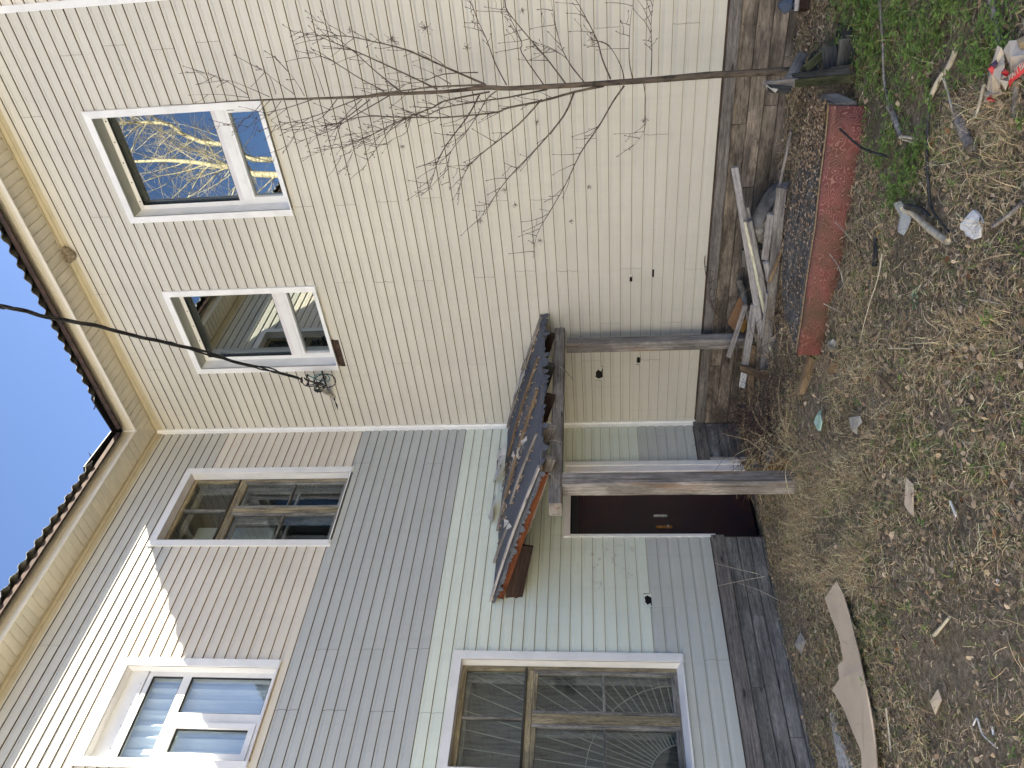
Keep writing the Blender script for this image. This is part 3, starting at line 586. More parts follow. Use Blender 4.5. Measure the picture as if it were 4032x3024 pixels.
gbar((a+.0, c+.05), (a+.0, e-.02)); gbar((a, e-.03), (b, e-.03)); gbar((b-.02, c), (b-.02, e))
gr.build('grille', M['grille'], w5)
wbox('dusty_drape', 'L', a-.1, b+.2, c-.2, e, di5-.30, di5-.28, simple('dusty_drape', (.17, .18, .17), .9, .25, 6, stretch=(1, 8, 1)), w5)
# plastic window of the left wing, three panes and a pale filler board on top
def w4build():
    wall = 'L'; s0, s1, z0, z1 = 3.13, 4.125, 4.04, 5.585; w = .075; a, b, c, e = s0+w, s1-w, z0+.02, z1-w; dd = -.08
    fr = wbox('window', wall, a, b, e-.17, e, dd-.05, dd, M['white'], house, label='upper plastic window with white folded curtains in the sun')
    ring(wall, fr, s0, s1, z0, z1, w, .012, .034, M['white'], 'trim', 'lrt'); reveal(wall, fr, a, b, c, e, .02, dd, M['white'], M['white'], M['whitepink'])
    f0, f1 = c+.02, e-.185; T1, T0 = f1-.045, f1-.045-.30
    bars(wall, fr, [(a, a+.045, f0, f1), (b-.045, b, f0, f1), (a+.045, b-.045, f1-.045, f1), (a+.045, b-.045, f0, f0+.05), (a+.045, b-.045, T0-.08, T0)], dd-.06, dd, M['white'], 'frame')
    mz = T0-.08; ms = 3.64
    wbox('mullion', wall, ms-.045, ms+.045, f0+.05, mz, dd-.06, dd+.001, M['white'], fr)
    ring(wall, fr, ms+.047, b-.047, f0+.052, mz-.002, .05, dd-.05, dd+.018, M['white'], 'sash', 'lrtb')
    for r_ in ((a+.045, b-.045, T0, T1), (a+.045, ms-.045, f0+.05, mz), (ms+.097, b-.097, f0+.102, mz-.052)):
        ring(wall, fr, r_[0], r_[1], r_[2], r_[3], .006, dd-.03, dd-.004, M['black'], 'seal', 'lrtb')
        wbox('pane', wall, r_[0]+.004, r_[1]-.004, r_[2]+.004, r_[3]-.004, dd-.034, dd-.03, M['clearglass'], fr)
    n = 90; v = []
    for i in range(n+1):
        s = a-.05+(b-a+.1)*i/n; d_ = dd-.12+.018*math.sin(i*.55)+.008*math.sin(i*1.3)
        v += [W(wall, s, c-.1, d_), W(wall, s, e-.12, d_)]
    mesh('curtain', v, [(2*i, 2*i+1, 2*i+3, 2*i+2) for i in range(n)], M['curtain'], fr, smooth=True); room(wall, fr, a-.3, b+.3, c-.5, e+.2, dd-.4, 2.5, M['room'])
    for k in range(4): s_ = a+.12+k*.2; wbox('screw', wall, s_, s_+.007, e-.145, e-.138, dd, dd+.002, M['black'], fr)
w4build()
# ---------------------------------------------------------------- door
door = wbox('door', 'L', .80, 1.625, -.46, 1.36, -.17, -.13, M['door'], house, label='dark maroon entrance door under the canopy')
wbox('recess', 'L', .66, 1.70, -.7, 1.5, -.32, -.215, M['void'], door)
wbox('door_rail', 'L', .80, 1.625, 1.30, 1.36, -.13, -.122, M['door'], door); wbox('door_rail', 'L', 1.57, 1.625, -.40, 1.30, -.13, -.122, M['door'], door)
for a_ in ((.745, .80, -.5, 1.42), (1.625, 1.66, -.5, 1.42), (.80, 1.625, 1.36, 1.42)): wbox('door_frame', 'L', *a_, -.19, -.05, M['black'], door)
wbox('door_casing', 'L', .655, .715, -.42, 1.497, .01, .045, M['white'], door); wbox('door_casing', 'L', .72, .80, -.44, 1.44, -.14, .034, M['whitepink'], door)
wbox('door_casing', 'L', .715, 1.70, 1.43, 1.497, .01, .035, M['whitepink'], door); wbox('door_casing', 'L', 1.665, 1.70, -.02, 1.43, .008, .022, M['white'], door)
def oval(name, wall, s, z, d, w, h, mat, parent):
    b_ = MB(); n = 14; v = []
    for dd_ in (0, .008):
        for i in range(n):
            t_ = 2*PI*i/n; cx_ = w*.5*math.cos(t_); cz_ = (h*.5-w*.5)*(1 if math.sin(t_) > 0 else -1)+w*.5*math.sin(t_); v.append(W(wall, s+cx_, z+cz_, d+dd_))
    b_.add(v, [tuple(range(n)), tuple(reversed(range(n, 2*n)))]+[(i, (i+1) % n, n+(i+1) % n, n+i) for i in range(n)]); return b_.build(name, mat, parent)
hp = atL(2600, 2032, -.13); h1 = oval('handle_plate', 'L', -hp.y, hp.z, -.13, .03, .145, M['metal'], door); hp = atL(2615, 2076, -.13); h2 = oval('lock_plate', 'L', -hp.y, hp.z, -.13, .034, .17, M['orangemetal'], door)
tube('knob', [W('L', -hp.y, hp.z-.04, -.122), W('L', -hp.y, hp.z-.04, -.10)], .010, M['metal'], door, 8)
# ---------------------------------------------------------------- base boards
def baseboards(wall, lo, hi, rows, mat, cuts, dd):
    zc_, th_ = (-.052, .098) if wall == 'R' else (-.035, .128)
    lp = plank('ledge_board', W(wall, lo, zc_, .03), W(wall, hi, zc_, .03), .035, th_, M['ledge'], house, up=(0, 0, 1), segs=6)
    for k, (z1, z0) in enumerate(rows):
        xs_ = [lo]+sorted(x for x in cuts[k % len(cuts)] if lo < x < hi)+[hi]
        for a_, b_ in zip(xs_, xs_[1:]):
            dj = dd+random.uniform(-.004, .004)
            plank('base_board', W(wall, a_+.002, (z0+z1)/2, dj), W(wall, b_-.002, (z0+z1)/2, dj), z1-z0-.006, .03, mat, house, up=W(wall, 0, 0, 1), segs=5)
baseboards('R', .005, 11.9, [(-.104, -.232), (-.232, -.362), (-.362, -.482), (-.482, -.60), (-.60, -.72)], M['brownboard'], [[.85, 3.55], [1.75, 2.95, 4.9], [.9, 3.7], [2.4, 4.1], [3.2]], -.002)
baseboards('L', .03, .655, [(-.104, -.234), (-.234, -.364), (-.364, -.50), (-.5, -.62)], M['greyboard'], [[]], -.0)
baseboards('L', 1.70, 11.9, [(-.104, -.222), (-.222, -.34), (-.34, -.458), (-.458, -.58), (-.58, -.70)], M['greyboard'], [[3.3, 4.9], [2.6], [3.72, 5.0], [3.45], []], -.002)
plank('nib_board', W('L', .635, -.09, .035), W('L', .635, -.52, .035), .05, .02, M['palewood'], house, up=(1, 0, 0))
nails = MB()
for k in range(70):
    wall = random.choice('RL'); s = random.uniform(.1, 6.2); z = random.choice([-.13, -.2, -.26, -.33, -.4]);
    if wall == 'L' and .6 < s < 1.72: continue
    nails.wbox(wall, s, s+.008, z, z+.008, .012, .0165)
nails.build('nail_heads', M['black'], house, kind='stuff')
# ---------------------------------------------------------------- porch canopy
porch = thing('porch_canopy', (1.35, -1.2, -.5), 'lean-to porch canopy of torn roofing felt on two weathered posts over the door', 'canopy')
def post(s, w_, d_, base):
    A = Vector((1.35, -s, base)); B = Vector((1.35, -s, 1.432)); return plank('post', A, B, w_, d_, M['post'], porch, up=(1, 0, 0), segs=8)
post(2.215, .155, .155, -.62)
post(.235, .125, .125, -.60)
plank('beam', (1.35, -.01, 1.505), (1.35, -2.50, 1.487), .16, .11, M['post'], porch, up=(0, 0, 1), segs=8)
# roof surface: bilinear patch
def RP(u, v, h=0.0):   # u: wall -> eave, v: right wall -> left
    A_, B_ = Vector((0.01, -.01, 2.15)), Vector((0.01, -2.50, 2.125)); C_, D_ = Vector((1.60, -.005, 1.645)), Vector((1.60, -2.31, 1.575))
    p = (A_*(1-u)+C_*u)*(1-v)+(B_*(1-u)+D_*u)*v; return p+Vector((.29, 0, .957))*h
nu, nv = 26, 40; fv = []; rr = random.Random(3)
for layer in (0, 1):
    for i in range(nu+1):
        for j in range(nv+1):
            u, v_ = i/nu, j/nv; h = .008*math.sin(9*u+3*v_)*math.sin(14*v_)+.005*math.sin(31*v_+5*u)+(.004 if layer else 0)
            if i == nu: h += .02*math.sin(11*v_*3)-.03*abs(math.sin(v_*9))
            if j == nv: h += .012*math.sin(20*u)-.01
            fv.append(RP(min(u, 1)+(.012*math.sin(v_*17) if i == nu else 0), v_, h+.03))
ff = []; o_ = (nu+1)*(nv+1)
for layer in (0, 1):
    for i in range(nu):
        for j in range(nv):
            a_ = layer*o_+i*(nv+1)+j; q = (a_, a_+1, a_+nv+2, a_+nv+1); ff.append(q if layer else tuple(reversed(q)))
rim = [i*(nv+1)+nv for i in range(nu+1)]; ff += [(rim[i], rim[i+1], rim[i+1]+o_, rim[i]+o_) for i in range(nu)]
rim = [nu*(nv+1)+j for j in range(nv+1)]; ff += [(rim[i+1], rim[i], rim[i]+o_, rim[i+1]+o_) for i in range(nv)]
felt = mesh('roofing_felt', fv, ff, M['felt'], porch, smooth=True)
for k in range(11):      # sheathing boards under the felt
    u0 = k/11; plank('sheathing_board', RP(u0+.045, .01, .012), RP(u0+.045, .985, .012), .135, .018, M['tanwood'] if k % 3 else M['reddark'], porch, up=(.29, 0, .957), segs=2)
for Yp in (1332, 1458, 1586, 1713, 1845):
    p = atL(2190, Yp, 1.5); v_ = min(.98, max(.01, -p.y/2.4))
    m_ = M['reddark'] if Yp in (1332, 1586) else (M['darkwood'] if Yp == 1458 else M['graywood'])
    plank('rafter', RP(.02, v_, -.055), RP(.985, v_, -.055), .055, .11, m_, porch, up=(.29, 0, .957), segs=3)
plank('barge_board', RP(.03, .985, -.03), RP(.98, .985, -.02), .022, .055, M['orange'], porch, up=(.29, 0, .957), segs=4)
plank('gable_board', RP(.02, .97, -.16), RP(.42, .955, -.09), .02, .16, M['reddark'], porch, up=(.29, 0, .957), segs=2)
# battens down the slope
def batten(v0, v1, u0, u1, w_=.05, mat='graywood', h=.048): plank('batten', RP(u0, v0, h), RP(u1, v1, h), w_*.8, .022, M[mat], porch, up=(.29, 0, .957), segs=6, bow=.012)
batten(.012, .012, -.01, 1.0, .04); batten(.30, .27, .15, .93, .045, 'tanwood'); batten(.66, .47, -.06, .40, .045); batten(.60, .52, .22, .97, .05, 'tanwood', .06); batten(.985, .985, -.03, 1.01, .05, 'palewood'); batten(.80, .83, -.07, .38, .04); batten(.72, .76, .36, .95, .04, 'graywood')
tf = MB()
def scrap(u, v_, su, sv, h=.075, seed=0):
    r = random.Random(seed); n = 7; pts = []
    for i in range(n):
        t_ = 2*PI*i/n; k = r.uniform(.6, 1.15); pts.append(RP(u+su*k*math.cos(t_), v_+sv*k*math.sin(t_), h+r.uniform(-.01, .05)))
    ctr = sum(pts, Vector())/n+Vector((0, 0, .015)); up_ = Vector((0, 0, .003))
    mesh('torn_flap', [ctr]+pts+[p-up_ for p in pts], [(0, 1+i, 1+(i+1) % n) for i in range(n)]+[(1+i, 1+n+i, 1+n+(i+1) % n, 1+(i+1) % n) for i in range(n)], M['feltback'], porch)
for q in ((.08, .34, .13, .06, .11, 1), (.24, .38, .12, .04, .12, 2), (.03, .56, .12, .05, .12, 3), (.62, .17, .14, .04, .11, 4), (.72, .15, .06, .02, .1, 5), (.03, .24, .08, .02, .1, 6), (.30, .79, .035, .012, .05, 7), (.5, .55, .04, .01, .07, 8), (.62, .62, .05, .012, .07, 9), (.75, .66, .05, .012, .07, 10), (.42, .88, .03, .012, .05, 12)): scrap(*q[:4], h=q[4], seed=q[5])
rg = MB(); r = random.Random(17)      # ragged felt hanging over the eave and the rake
for k in range(26):
    v0 = k/26*.97; w_ = r.uniform(.02, .045); dp = r.uniform(.01, .07); p0, p1 = RP(1.0, v0, .03), RP(1.0, min(.99, v0+w_), .03); dn = Vector((.02, 0, -dp)); q = [p0, p1, p1+dn*r.uniform(.4, 1), (p0+p1)/2+dn*1.2, p0+dn*r.uniform(.3, 1)]
    rg.add(q+[t_-Vector((.004, 0, 0)) for t_ in q], [(0, 1, 2, 3, 4), (9, 8, 7, 6, 5)])
for k in range(30):
    u0 = k/30; w_ = r.uniform(.02, .05); dp = r.uniform(.01, .05); p0, p1 = RP(u0, .997, .03), RP(min(1, u0+w_), .997, .03); dn = Vector((0, -.012, -dp)); q = [p0, p1, p1+dn*r.uniform(.4, 1), (p0+p1)/2+dn*1.2, p0+dn*r.uniform(.3, 1)]
    rg.add(q+[t_+Vector((0, .004, 0)) for t_ in q], [(0, 1, 2, 3, 4), (9, 8, 7, 6, 5)])
rg.build('ragged_felt_edge', M['felt'], porch, kind='stuff')
db = MB(); r = random.Random(5)      # rotten chips and moss crumbs on the felt
for k in range(300):
    line = r.choice([(.30, .27), (.66, .47), (.60, .52), (.05, .04), (.72, .76), (.40, .42)]); u = r.uniform(0, .95); v_ = line[0]+(line[1]-line[0])*u+r.gauss(.012, .016)
    p = RP(u, min(.98, max(.01, v_)), .04); d_ = Vector((r.uniform(.5, 1), r.uniform(-.5, .5), -.2)).normalized()*r.uniform(.008, .04); w_ = Vector((0, r.uniform(.003, .008), .002)); h = Vector((0, 0, r.uniform(.004, .014)))
    db.add([p, p+d_, p+d_+w_, p+w_, p+h, p+d_+h, p+d_+w_+h, p+w_+h], BOXF)
db.build('rotten_chips', M['litter'], porch, kind='stuff')
for P0, P1, r_ in (((2203, 1442), (2262, 1500), .004), ((2150, 1738), (2222, 1746), .006), ((2145, 1860), (2205, 1893), .008)):
    a_, b_ = atL(*P0, 1.5), atL(*P1, 1.48); mm = (a_+b_)/2+Vector((.02, .01, .01)); tube('loose_twig', [a_, mm, b_], [r_, r_*.8, r_*.4], M['graywood'], porch, 5)
# ---------------------------------------------------------------- service cable and its wall fixing
P0 = atR(1178, 1490, .45); far = on_plane(0, 1205, (0, -2.6, 0), (0, 1, 0)); nv_ = (far-P0).cross(Vector((0, 0, 1))).normalized()
cpts = [on_plane(X, Y, P0, nv_) for X, Y in ((-120, 1190), (0, 1205), (90, 1222), (180, 1247), (300, 1268), (400, 1287), (500, 1315), (600, 1337), (700, 1360), (810, 1386), (880, 1410), (950, 1432), (1040, 1450), (1110, 1470), (1178, 1490))]
def smooth_path(pts, sub=4):
    out = []
    for i in range(len(pts)-1):
        p0, p1, p2, p3 = pts[max(i-1, 0)], pts[i], pts[i+1], pts[min(i+2, len(pts)-1)]
        for k in range(sub):
            t_ = k/sub; out.append(0.5*((2*p1)+(p2-p0)*t_+(2*p0-5*p1+4*p2-p3)*t_*t_+(3*p1-p0-3*p2+p3)*t_**3))
    return out+[pts[-1]]
_d = (cpts[0]-cpts[2]).normalized(); cpts = [cpts[0]+_d*14+Vector((0, 0, 1.6)), cpts[0]+_d*9+Vector((0, 0, .7)), cpts[0]+_d*5+Vector((0, 0, .22)), cpts[0]+_d*2]+cpts
cp = smooth_path(cpts, 5); cbl = thing('power_cable', P0, 'thick twisted black cable running from the sky to the wall below the inner upper window', 'cable')
for ph in (0, 2.1, 4.2):
    ps = [];
    for i, p in enumerate(cp):
        a_ = i*.33+ph; k = .009+(.012 if 58 < i < 72 and ph == 0 else 0)+(.010 if 78 < i < 84 else 0); ps.append(p+Vector((math.cos(a_)*k, math.cos(a_)*k*.3, math.sin(a_)*k)))
    tube('strand', ps, .0085, M['cable'], cbl, 5)
fix = thing('cable_bracket', atR(1265, 1520, .05), 'tangle of black and teal wire loops on a short grey pipe at the wall', 'cable fixing')
def px_path(pts, d): return [atR(X, Y, d) for X, Y in pts]
sF = 300/1659
Z_ = lambda l, d: px_path([(1150+x*sF, 1400+y*sF) for x, y in l], d)
tube('pipe', Z_([(600, 700), (720, 800), (900, 880)], .16)[:2]+Z_([(920, 895)], .01), .021, M['pipe'], fix, 10)
tube('pipe', Z_([(720, 740)], .2)+Z_([(800, 800)], .06), .025, M['pipe'], fix, 10)
for k, (pts, mt_, r_) in enumerate([([(330, 420), (450, 480), (600, 540), (700, 540), (790, 560), (820, 490), (760, 420), (640, 400), (540, 420), (480, 480), (470, 600), (500, 700), (600, 770)], 'cableteal', .006),
        ([(280, 500), (450, 580), (600, 640), (740, 690), (880, 670), (945, 590), (920, 480), (830, 420), (720, 400), (600, 430), (520, 480), (490, 560), (520, 640), (620, 700)], 'cable', .006),
        ([(220, 590), (300, 660), (450, 670), (560, 620), (660, 500), (700, 440), (740, 490), (700, 540), (640, 560), (560, 660), (620, 760)], 'cable', .006),
        ([(340, 480), (380, 540), (330, 600)], 'cable', .006), ([(260, 480), (320, 540), (420, 560), (560, 600), (690, 640)], 'cable', .008), ([(300, 640), (420, 640), (540, 600), (640, 600), (720, 660)], 'cable', .006), ([(500, 740), (560, 780), (640, 790)], 'cable', .01), ([(490, 600), (540, 580), (600, 600), (560, 680), (500, 690), (490, 760), (560, 800)], 'cable', .007)]):
    tube('wire', smooth_path(Z_(pts, .20+.02*(k % 3)), 3), r_, M[mt_], fix, 5)
for (x, y) in ((325, 445), (200, 510), (345, 615), (540, 660), (560, 770), (690, 690), (210, 560)):
    b_ = MB(); p = Z_([(x, y)], .21)[0]; b_.tube([p+Vector((-.02, 0, .008)), p, p+Vector((.02, .003, -.012))], [.010, .017, .009], 7); b_.build('connector', M['black'], fix, smooth=True)
tube('insulator', Z_([(640, 690), (740, 730)], .2), .016, M['metal'], fix, 8)
tube('bracket_rod', Z_([(640, 330)], .03)+Z_([(740, 670)], .10), .007, M['black'], fix, 6)
tear = Z_([(880, 900), (940, 915), (945, 1000), (990, 1070), (1005, 1190), (960, 1110), (930, 1010)], .0165); mesh('torn_cladding', tear+[p+Vector((0, .002, 0)) for p in tear], [tuple(range(7)), tuple(reversed(range(7, 14)))], M['void'], walls['R'])
# mud nest under the soffit
nb = MB(); c0 = atR(270, 1005, .045); r = random.Random(8)
nest = thing('wasp_nest', c0, 'small crusty mud nest stuck under the eave of the right wing', 'nest')
for (ox, oz, rx) in ((0, -.01, .072), (.05, .005, .05), (-.045, .025, .05)):
    v = []; n, m_ = 12, 7
    for i in range(m_):
        th = PI*i/(m_-1)
        for j in range(n):
            a_ = 2*PI*j/n; k = rx*(1+r.uniform(-.14, .14)); v.append(c0+Vector((ox+k*math.sin(th)*math.cos(a_), .5*k*math.sin(th)*math.sin(a_), oz+k*math.cos(th))))
    nb.add(v, [(i*n+j, i*n+(j+1) % n, (i+1)*n+(j+1) % n, (i+1)*n+j) for i in range(m_-1) for j in range(n)])
nb.build('mud_lump', M['mud'], nest)
# ---------------------------------------------------------------- sapling
sap = thing('sapling', gpt(3330, 290), 'tall thin leafless sapling growing before the right wing wall', 'tree')
def A_(x, y): return (1000+.66305*x, .66305*y)
def B_(x, y): return (2000+.66305*x, .66305*y)
def T_(x, y): return (.66305*x, .66305*y)
YT = .50
trunk_px = [(3330, 292), (3200, 284), (3104, 280), (2981, 286), (2850, 293), (2782, 297), (2563, 315), (2331, 331), (2152, 341), (2000, 348), (1908, 345), (1749, 361), (1530, 371), (1431, 381), (1232, 388), (1106, 391), (928, 398), (790, 408), (643, 414)]
tr_ = [atR(X, Y, YT) for X, Y in trunk_px]; trad = [.034, .032, .031, .028, .026, .028, .024, .021, .020, .018, .018, .014, .013, .012, .009, .008, .005, .003, .0015]
tube('trunk', smooth_path(tr_, 4), list(np.interp(np.linspace(0, 18, 18*4+1), range(19), trad)), M['bark'], sap, 10)
BRS = [  # pixels of the limb, base radius, depth change towards its tip
 ([A_(1370,500),A_(1140,400),A_(900,295),A_(700,245),A_(550,215),A_(390,212),A_(225,183)],.011,.10),
 ([A_(1090,530),A_(880,430),A_(640,320),A_(480,255),A_(385,212),A_(330,158)],.009,-.15),
 ([A_(880,550),A_(730,430),A_(620,330),A_(500,230),A_(385,105)],.007,.2),
 ([A_(770,540),A_(620,460),A_(470,365),A_(380,325),A_(318,300)],.006,-.2),
 ([A_(1170,500),A_(1050,430),A_(955,390)],.005,.15),
 ([A_(1380,505),A_(1250,508),A_(1050,518),A_(870,540),A_(740,552),A_(650,572)],.012,-.05),
 ([A_(1330,430),A_(1130,440),A_(1000,485),A_(900,500),A_(750,550)],.006,.1),
 ([A_(650,575),A_(510,630),A_(330,700),A_(130,745),A_(30,775)],.006,.25),
 ([A_(690,590),A_(520,720),A_(440,740),A_(320,760),A_(185,785)],.006,-.2),
 ([A_(800,570),A_(560,710),A_(470,770),A_(340,815),A_(245,845)],.006,.3),
 ([A_(1400,545),A_(1130,600),A_(1060,640),A_(900,700),A_(700,800),A_(560,860),A_(430,890),A_(290,940)],.009,.3),
 ([B_(235,530),A_(1500,580),A_(1350,600),A_(1125,640),A_(1020,690),A_(900,705),A_(740,775),A_(550,797)],.009,-.22),
 ([B_(570,510),B_(400,545),B_(200,600),B_(0,640),A_(1450,665),A_(1280,685),A_(1100,698),A_(840,695),A_(690,690),A_(580,705),A_(525,730),A_(430,745)],.013,.2),
 ([A_(1340,560),A_(1270,690),A_(1150,850),A_(1090,960),A_(1060,1060),A_(1030,1130),A_(970,1165)],.008,.35),
 ([A_(1440,540),A_(1380,590),A_(1330,680),A_(1250,800),A_(1170,900),A_(1155,1000),A_(1160,1110)],.006,-.2),
 ([B_(200,590),A_(1570,740),A_(1380,890),A_(1280,980),A_(1230,1080),A_(1210,1180)],.009,.3),
 ([B_(390,555),B_(330,690),B_(180,870),B_(0,1060),A_(1400,1210),A_(1330,1320)],.011,.35),
 ([B_(690,510),B_(620,610),B_(540,750),B_(430,910),B_(340,1100),B_(240,1270),B_(170,1400),B_(150,1525)],.010,.40),
 ([B_(800,465),B_(815,560),B_(815,640),B_(810,780),B_(725,885)],.005,.25),
 ([B_(610,470),B_(560,350),B_(530,240),B_(460,100),B_(405,0),B_(370,-60)],.009,.25),
 ([B_(345,500),B_(240,360),B_(130,230),B_(0,70),A_(1490,0),A_(1440,-60)],.009,.3),
 ([B_(210,500),B_(80,310),A_(1590,250),A_(1500,60),A_(1480,-40)],.007,-.2),
 ([A_(1500,505),A_(1430,370),A_(1380,230),A_(1320,100),A_(1290,0)],.007,.2),
 ([B_(690,475),B_(670,390),B_(600,270),B_(530,240)],.006,-.15),
 ([B_(740,465),B_(720,350),B_(725,150),B_(745,0)],.006,.2),
 ([B_(850,445),B_(855,300),B_(850,150),B_(865,0)],.006,-.15),
 ([B_(455,490),B_(380,400),B_(340,340),B_(250,290),B_(160,265)],.006,.2),
 ([B_(430,460),B_(350,350),B_(300,220),B_(255,0)],.006,-.2),
 ([T_(1600,575),T_(1400,490),T_(1310,475)],.004,.1),([T_(1480,580),T_(1300,560),T_(1130,565)],.004,-.1),([T_(1470,560),T_(1280,450),T_(1115,428)],.004,.15),([T_(1640,560),T_(1600,450),T_(1530,395)],.004,.2),
 ([A_(100,590),T_(1500,690),T_(1370,705)],.004,.15),([A_(160,600),T_(1600,680),T_(1430,780)],.004,.25),([A_(60,595),T_(1440,720),T_(1210,760)],.004,-.15),([A_(350,590),A_(200,640),A_(20,690),T_(1540,775)],.005,.2),
 ([A_(500,580),A_(400,700),A_(280,750),A_(175,905)],.005,-.2),([A_(640,590),A_(520,720),A_(455,915)],.005,.15),([A_(900,700),A_(800,780),A_(640,860),A_(475,960)],.005,.3),([A_(830,740),A_(750,850),A_(700,920),A_(650,1005)],.004,.2),([A_(700,800),A_(610,850),A_(545,1035)],.004,.2),
 ([A_(930,700),A_(900,790),A_(820,830),A_(765,905)],.004,-.1),([A_(240,560),A_(130,480),A_(20,395)],.004,.1),([A_(300,570),A_(240,470),A_(128,340)],.004,-.15),([A_(420,570),A_(370,420),A_(315,320)],.004,.1),
]
tips = []; r = random.Random(21); tw = MB(); bud = MB()
for pts, rb, dz in BRS:
    k = len(pts); ps = [atR(X, Y, max(.10, YT-dz*(i/(k-1))**1.2)) for i, (X, Y) in enumerate(pts)]; sp = smooth_path(ps, 3)
    tube('branch', sp, [rb*.78*(1-.82*i/(len(sp)-1)) for i in range(len(sp))], M['bark'] if rb > .0085 else M['twig'], sap, 6)
    Ltot = sum((a_-b_).length for a_, b_ in zip(sp, sp[1:])); acc = 0; nxt = r.uniform(.12, .3)
    for a_, b_ in zip(sp[2:], sp[3:]+[sp[-1]]):
        acc += (a_-b_).length
        if acc > nxt and (b_-a_).length > 1e-4:
            nxt = acc+r.uniform(.024, .07); dr_ = (b_-a_).normalized(); side = Vector((r.uniform(-1, 1), r.uniform(-.5, .4), r.uniform(-.2, .7))).normalized()
            dv = (dr_*.8+side*.75+Vector((0, 0, .25))).normalized(); L_ = r.uniform(.05, .26); q = [a_]; p = a_.copy()
            for s_ in range(4):
                dv = (dv+Vector((r.uniform(-.16, .16), r.uniform(-.12, .12), r.uniform(-.05, .2)))).normalized(); p = p+dv*L_/4; q.append(p.copy())
            if all(t_.y < -.03 for t_ in q): tw.tube(q, [.0032, .0027, .0023, .0019, .0015], 4); tips.append((q[-1], dv))
            if r.random() < .45:
                dv2 = (dr_*.8-side*.7).normalized(); q2 = [q[2], q[2]+dv2*.05, q[2]+dv2*.09+Vector((0, 0, .02))]
                if all(t_.y < -.03 for t_ in q2): tw.tube(q2, [.0022, .0018, .0012], 4); tips.append((q2[-1], dv2))
    tips.append((sp[-1], (sp[-1]-sp[-2]).normalized()))
for p, dv in tips: bud.tube([p-dv*.004, p+dv*.006, p+dv*.018], [.0022, .0042, .0008], 4)
tw.build('twigs', M['twig'], sap, kind='stuff', smooth=True); bud.build('buds', M['twig'], sap, kind='stuff')
bb = MB()
for X, Y, sz in [(1000+.663*825, .663*240, .085), (1000+.663*1020, .663*165, .07), (1000+.663*1265, .663*280, .05), (1000+.663*680, .663*755, .035), (1000+.663*915, .663*715, .045), (2000+.663*170, .663*725, .04), (1000+.663*1270, .663*980, .045), (1000+.663*1490, .663*1130, .045), (2000+.663*500, .663*230, .04), (1000+.663*1345, .663*1315, .04), (2000+.663*190, .663*1430, .04), (1000+.663*1110, .663*415, .035), (1000+.663*1550, .663*1215, .03), (1000+.663*570, .663*180, .03), (2000+.663*810, .663*720, .03), (2000+.663*85, .663*65, .035), (1000+.663*880, .663*870, .035), (2000+.663*375, .663*1315, .03), (2000+.663*480, .663*1110, .03)]:
    c0 = atR(X, Y, .32)
    for k in range(int(26 if sz > .06 else 16)):
        dv = Vector((r.gauss(0, 1), r.gauss(0, .6), r.gauss(0, 1))).normalized(); p1 = c0+dv*sz*r.uniform(.3, 1); q = c0+dv*sz*.3+Vector((r.uniform(-.01, .01), 0, r.uniform(-.01, .01)))
        bb.tube([c0+Vector((r.uniform(-.01, .01), 0, 0)), q, p1], [.0012, .001, .0008], 3); bb.tube([p1, p1+dv*.005], [.0038 if sz > .06 else .0022, .001], 4)
bb.build('dry_berry_clusters', M['twig'], sap, kind='stuff')
# ---------------------------------------------------------------- birches behind the viewer (they show in the upper windows)
def mirror(X, Y, Yv): p = on_plane(X, Y, (0, Yv, 0), (0, 1, 0)); return Vector((p.x, .30-p.y, p.z))
def birch(pxs, Yv, r0, seed, label, side):
    r = random.Random(seed); ps = [mirror(*A(*p) if callable(A) else p, Yv) for A, p in [(T_, q) for q in pxs]]
    base = Vector((ps[0].x+side, ps[0].y-.5, float(gz(ps[0].x, ps[0].y))-.1)); t = thing('birch_tree', base, label, 'tree')
    ps = [base, base*.6+ps[0]*.4+Vector((.2, 0, 0))]+ps; top = ps[-1]+(ps[-1]-ps[-2]).normalized()*3.0+Vector((0, 0, 1.5)); ps.append(top)
    sp = smooth_path(ps, 4); n = len(sp); tube('trunk', sp, [r0*(1-.85*i/(n-1))+.015 for i in range(n)], M['birch'], t, 10)
    cr = MB(); fine = MB()
    for k in range(30):
        i = r.randint(int(n*.25), n-2); p = sp[i].copy(); a_ = r.uniform(0, 2*PI); dv = Vector((math.cos(a_), math.sin(a_), r.uniform(.5, 1.3))).normalized(); L_ = r.uniform(1.2, 3.2); q = [p.copy()]
        for s_ in range(6): dv = (dv+Vector((r.uniform(-.22, .22), r.uniform(-.22, .22), r.uniform(-.12, .18)))).normalized(); p = p+dv*L_/6; q.append(p.copy())
        rb = r.uniform(.01, .03); cr.tube(q, [rb*(1-.13*j) for j in range(7)], 5)
        for s_ in range(13):
            b0 = q[r.randint(1, 6)]; d2 = (dv*.4+Vector((r.uniform(-1, 1), r.uniform(-1, 1), r.uniform(-.6, .8)))).normalized(); e1 = b0+d2*r.uniform(.25, .7); e2 = e1+(d2+Vector((0, 0, -.4))).normalized()*r.uniform(.2, .5)
            fine.tube([b0, e1, e2], [.007, .005, .003], 3)
    cr.build('branches', M['birch'], t, smooth=True); fine.build('twigs', M['birchtwig'], t, kind='stuff')
birch([(1640, 1040), (1460, 995), (1300, 990), (1190, 970), (1000, 955), (830, 960)], 15.5, .11, 4, 'sunlit birch with a thick pale trunk behind the viewer, nearer the house', -.6)
birch([(1630, 950), (1400, 870), (1220, 850), (1090, 800), (1000, 740), (870, 730), (740, 735)], 17.0, .10, 9, 'sunlit birch with a leaning pale trunk behind the viewer, further from the house', .6)
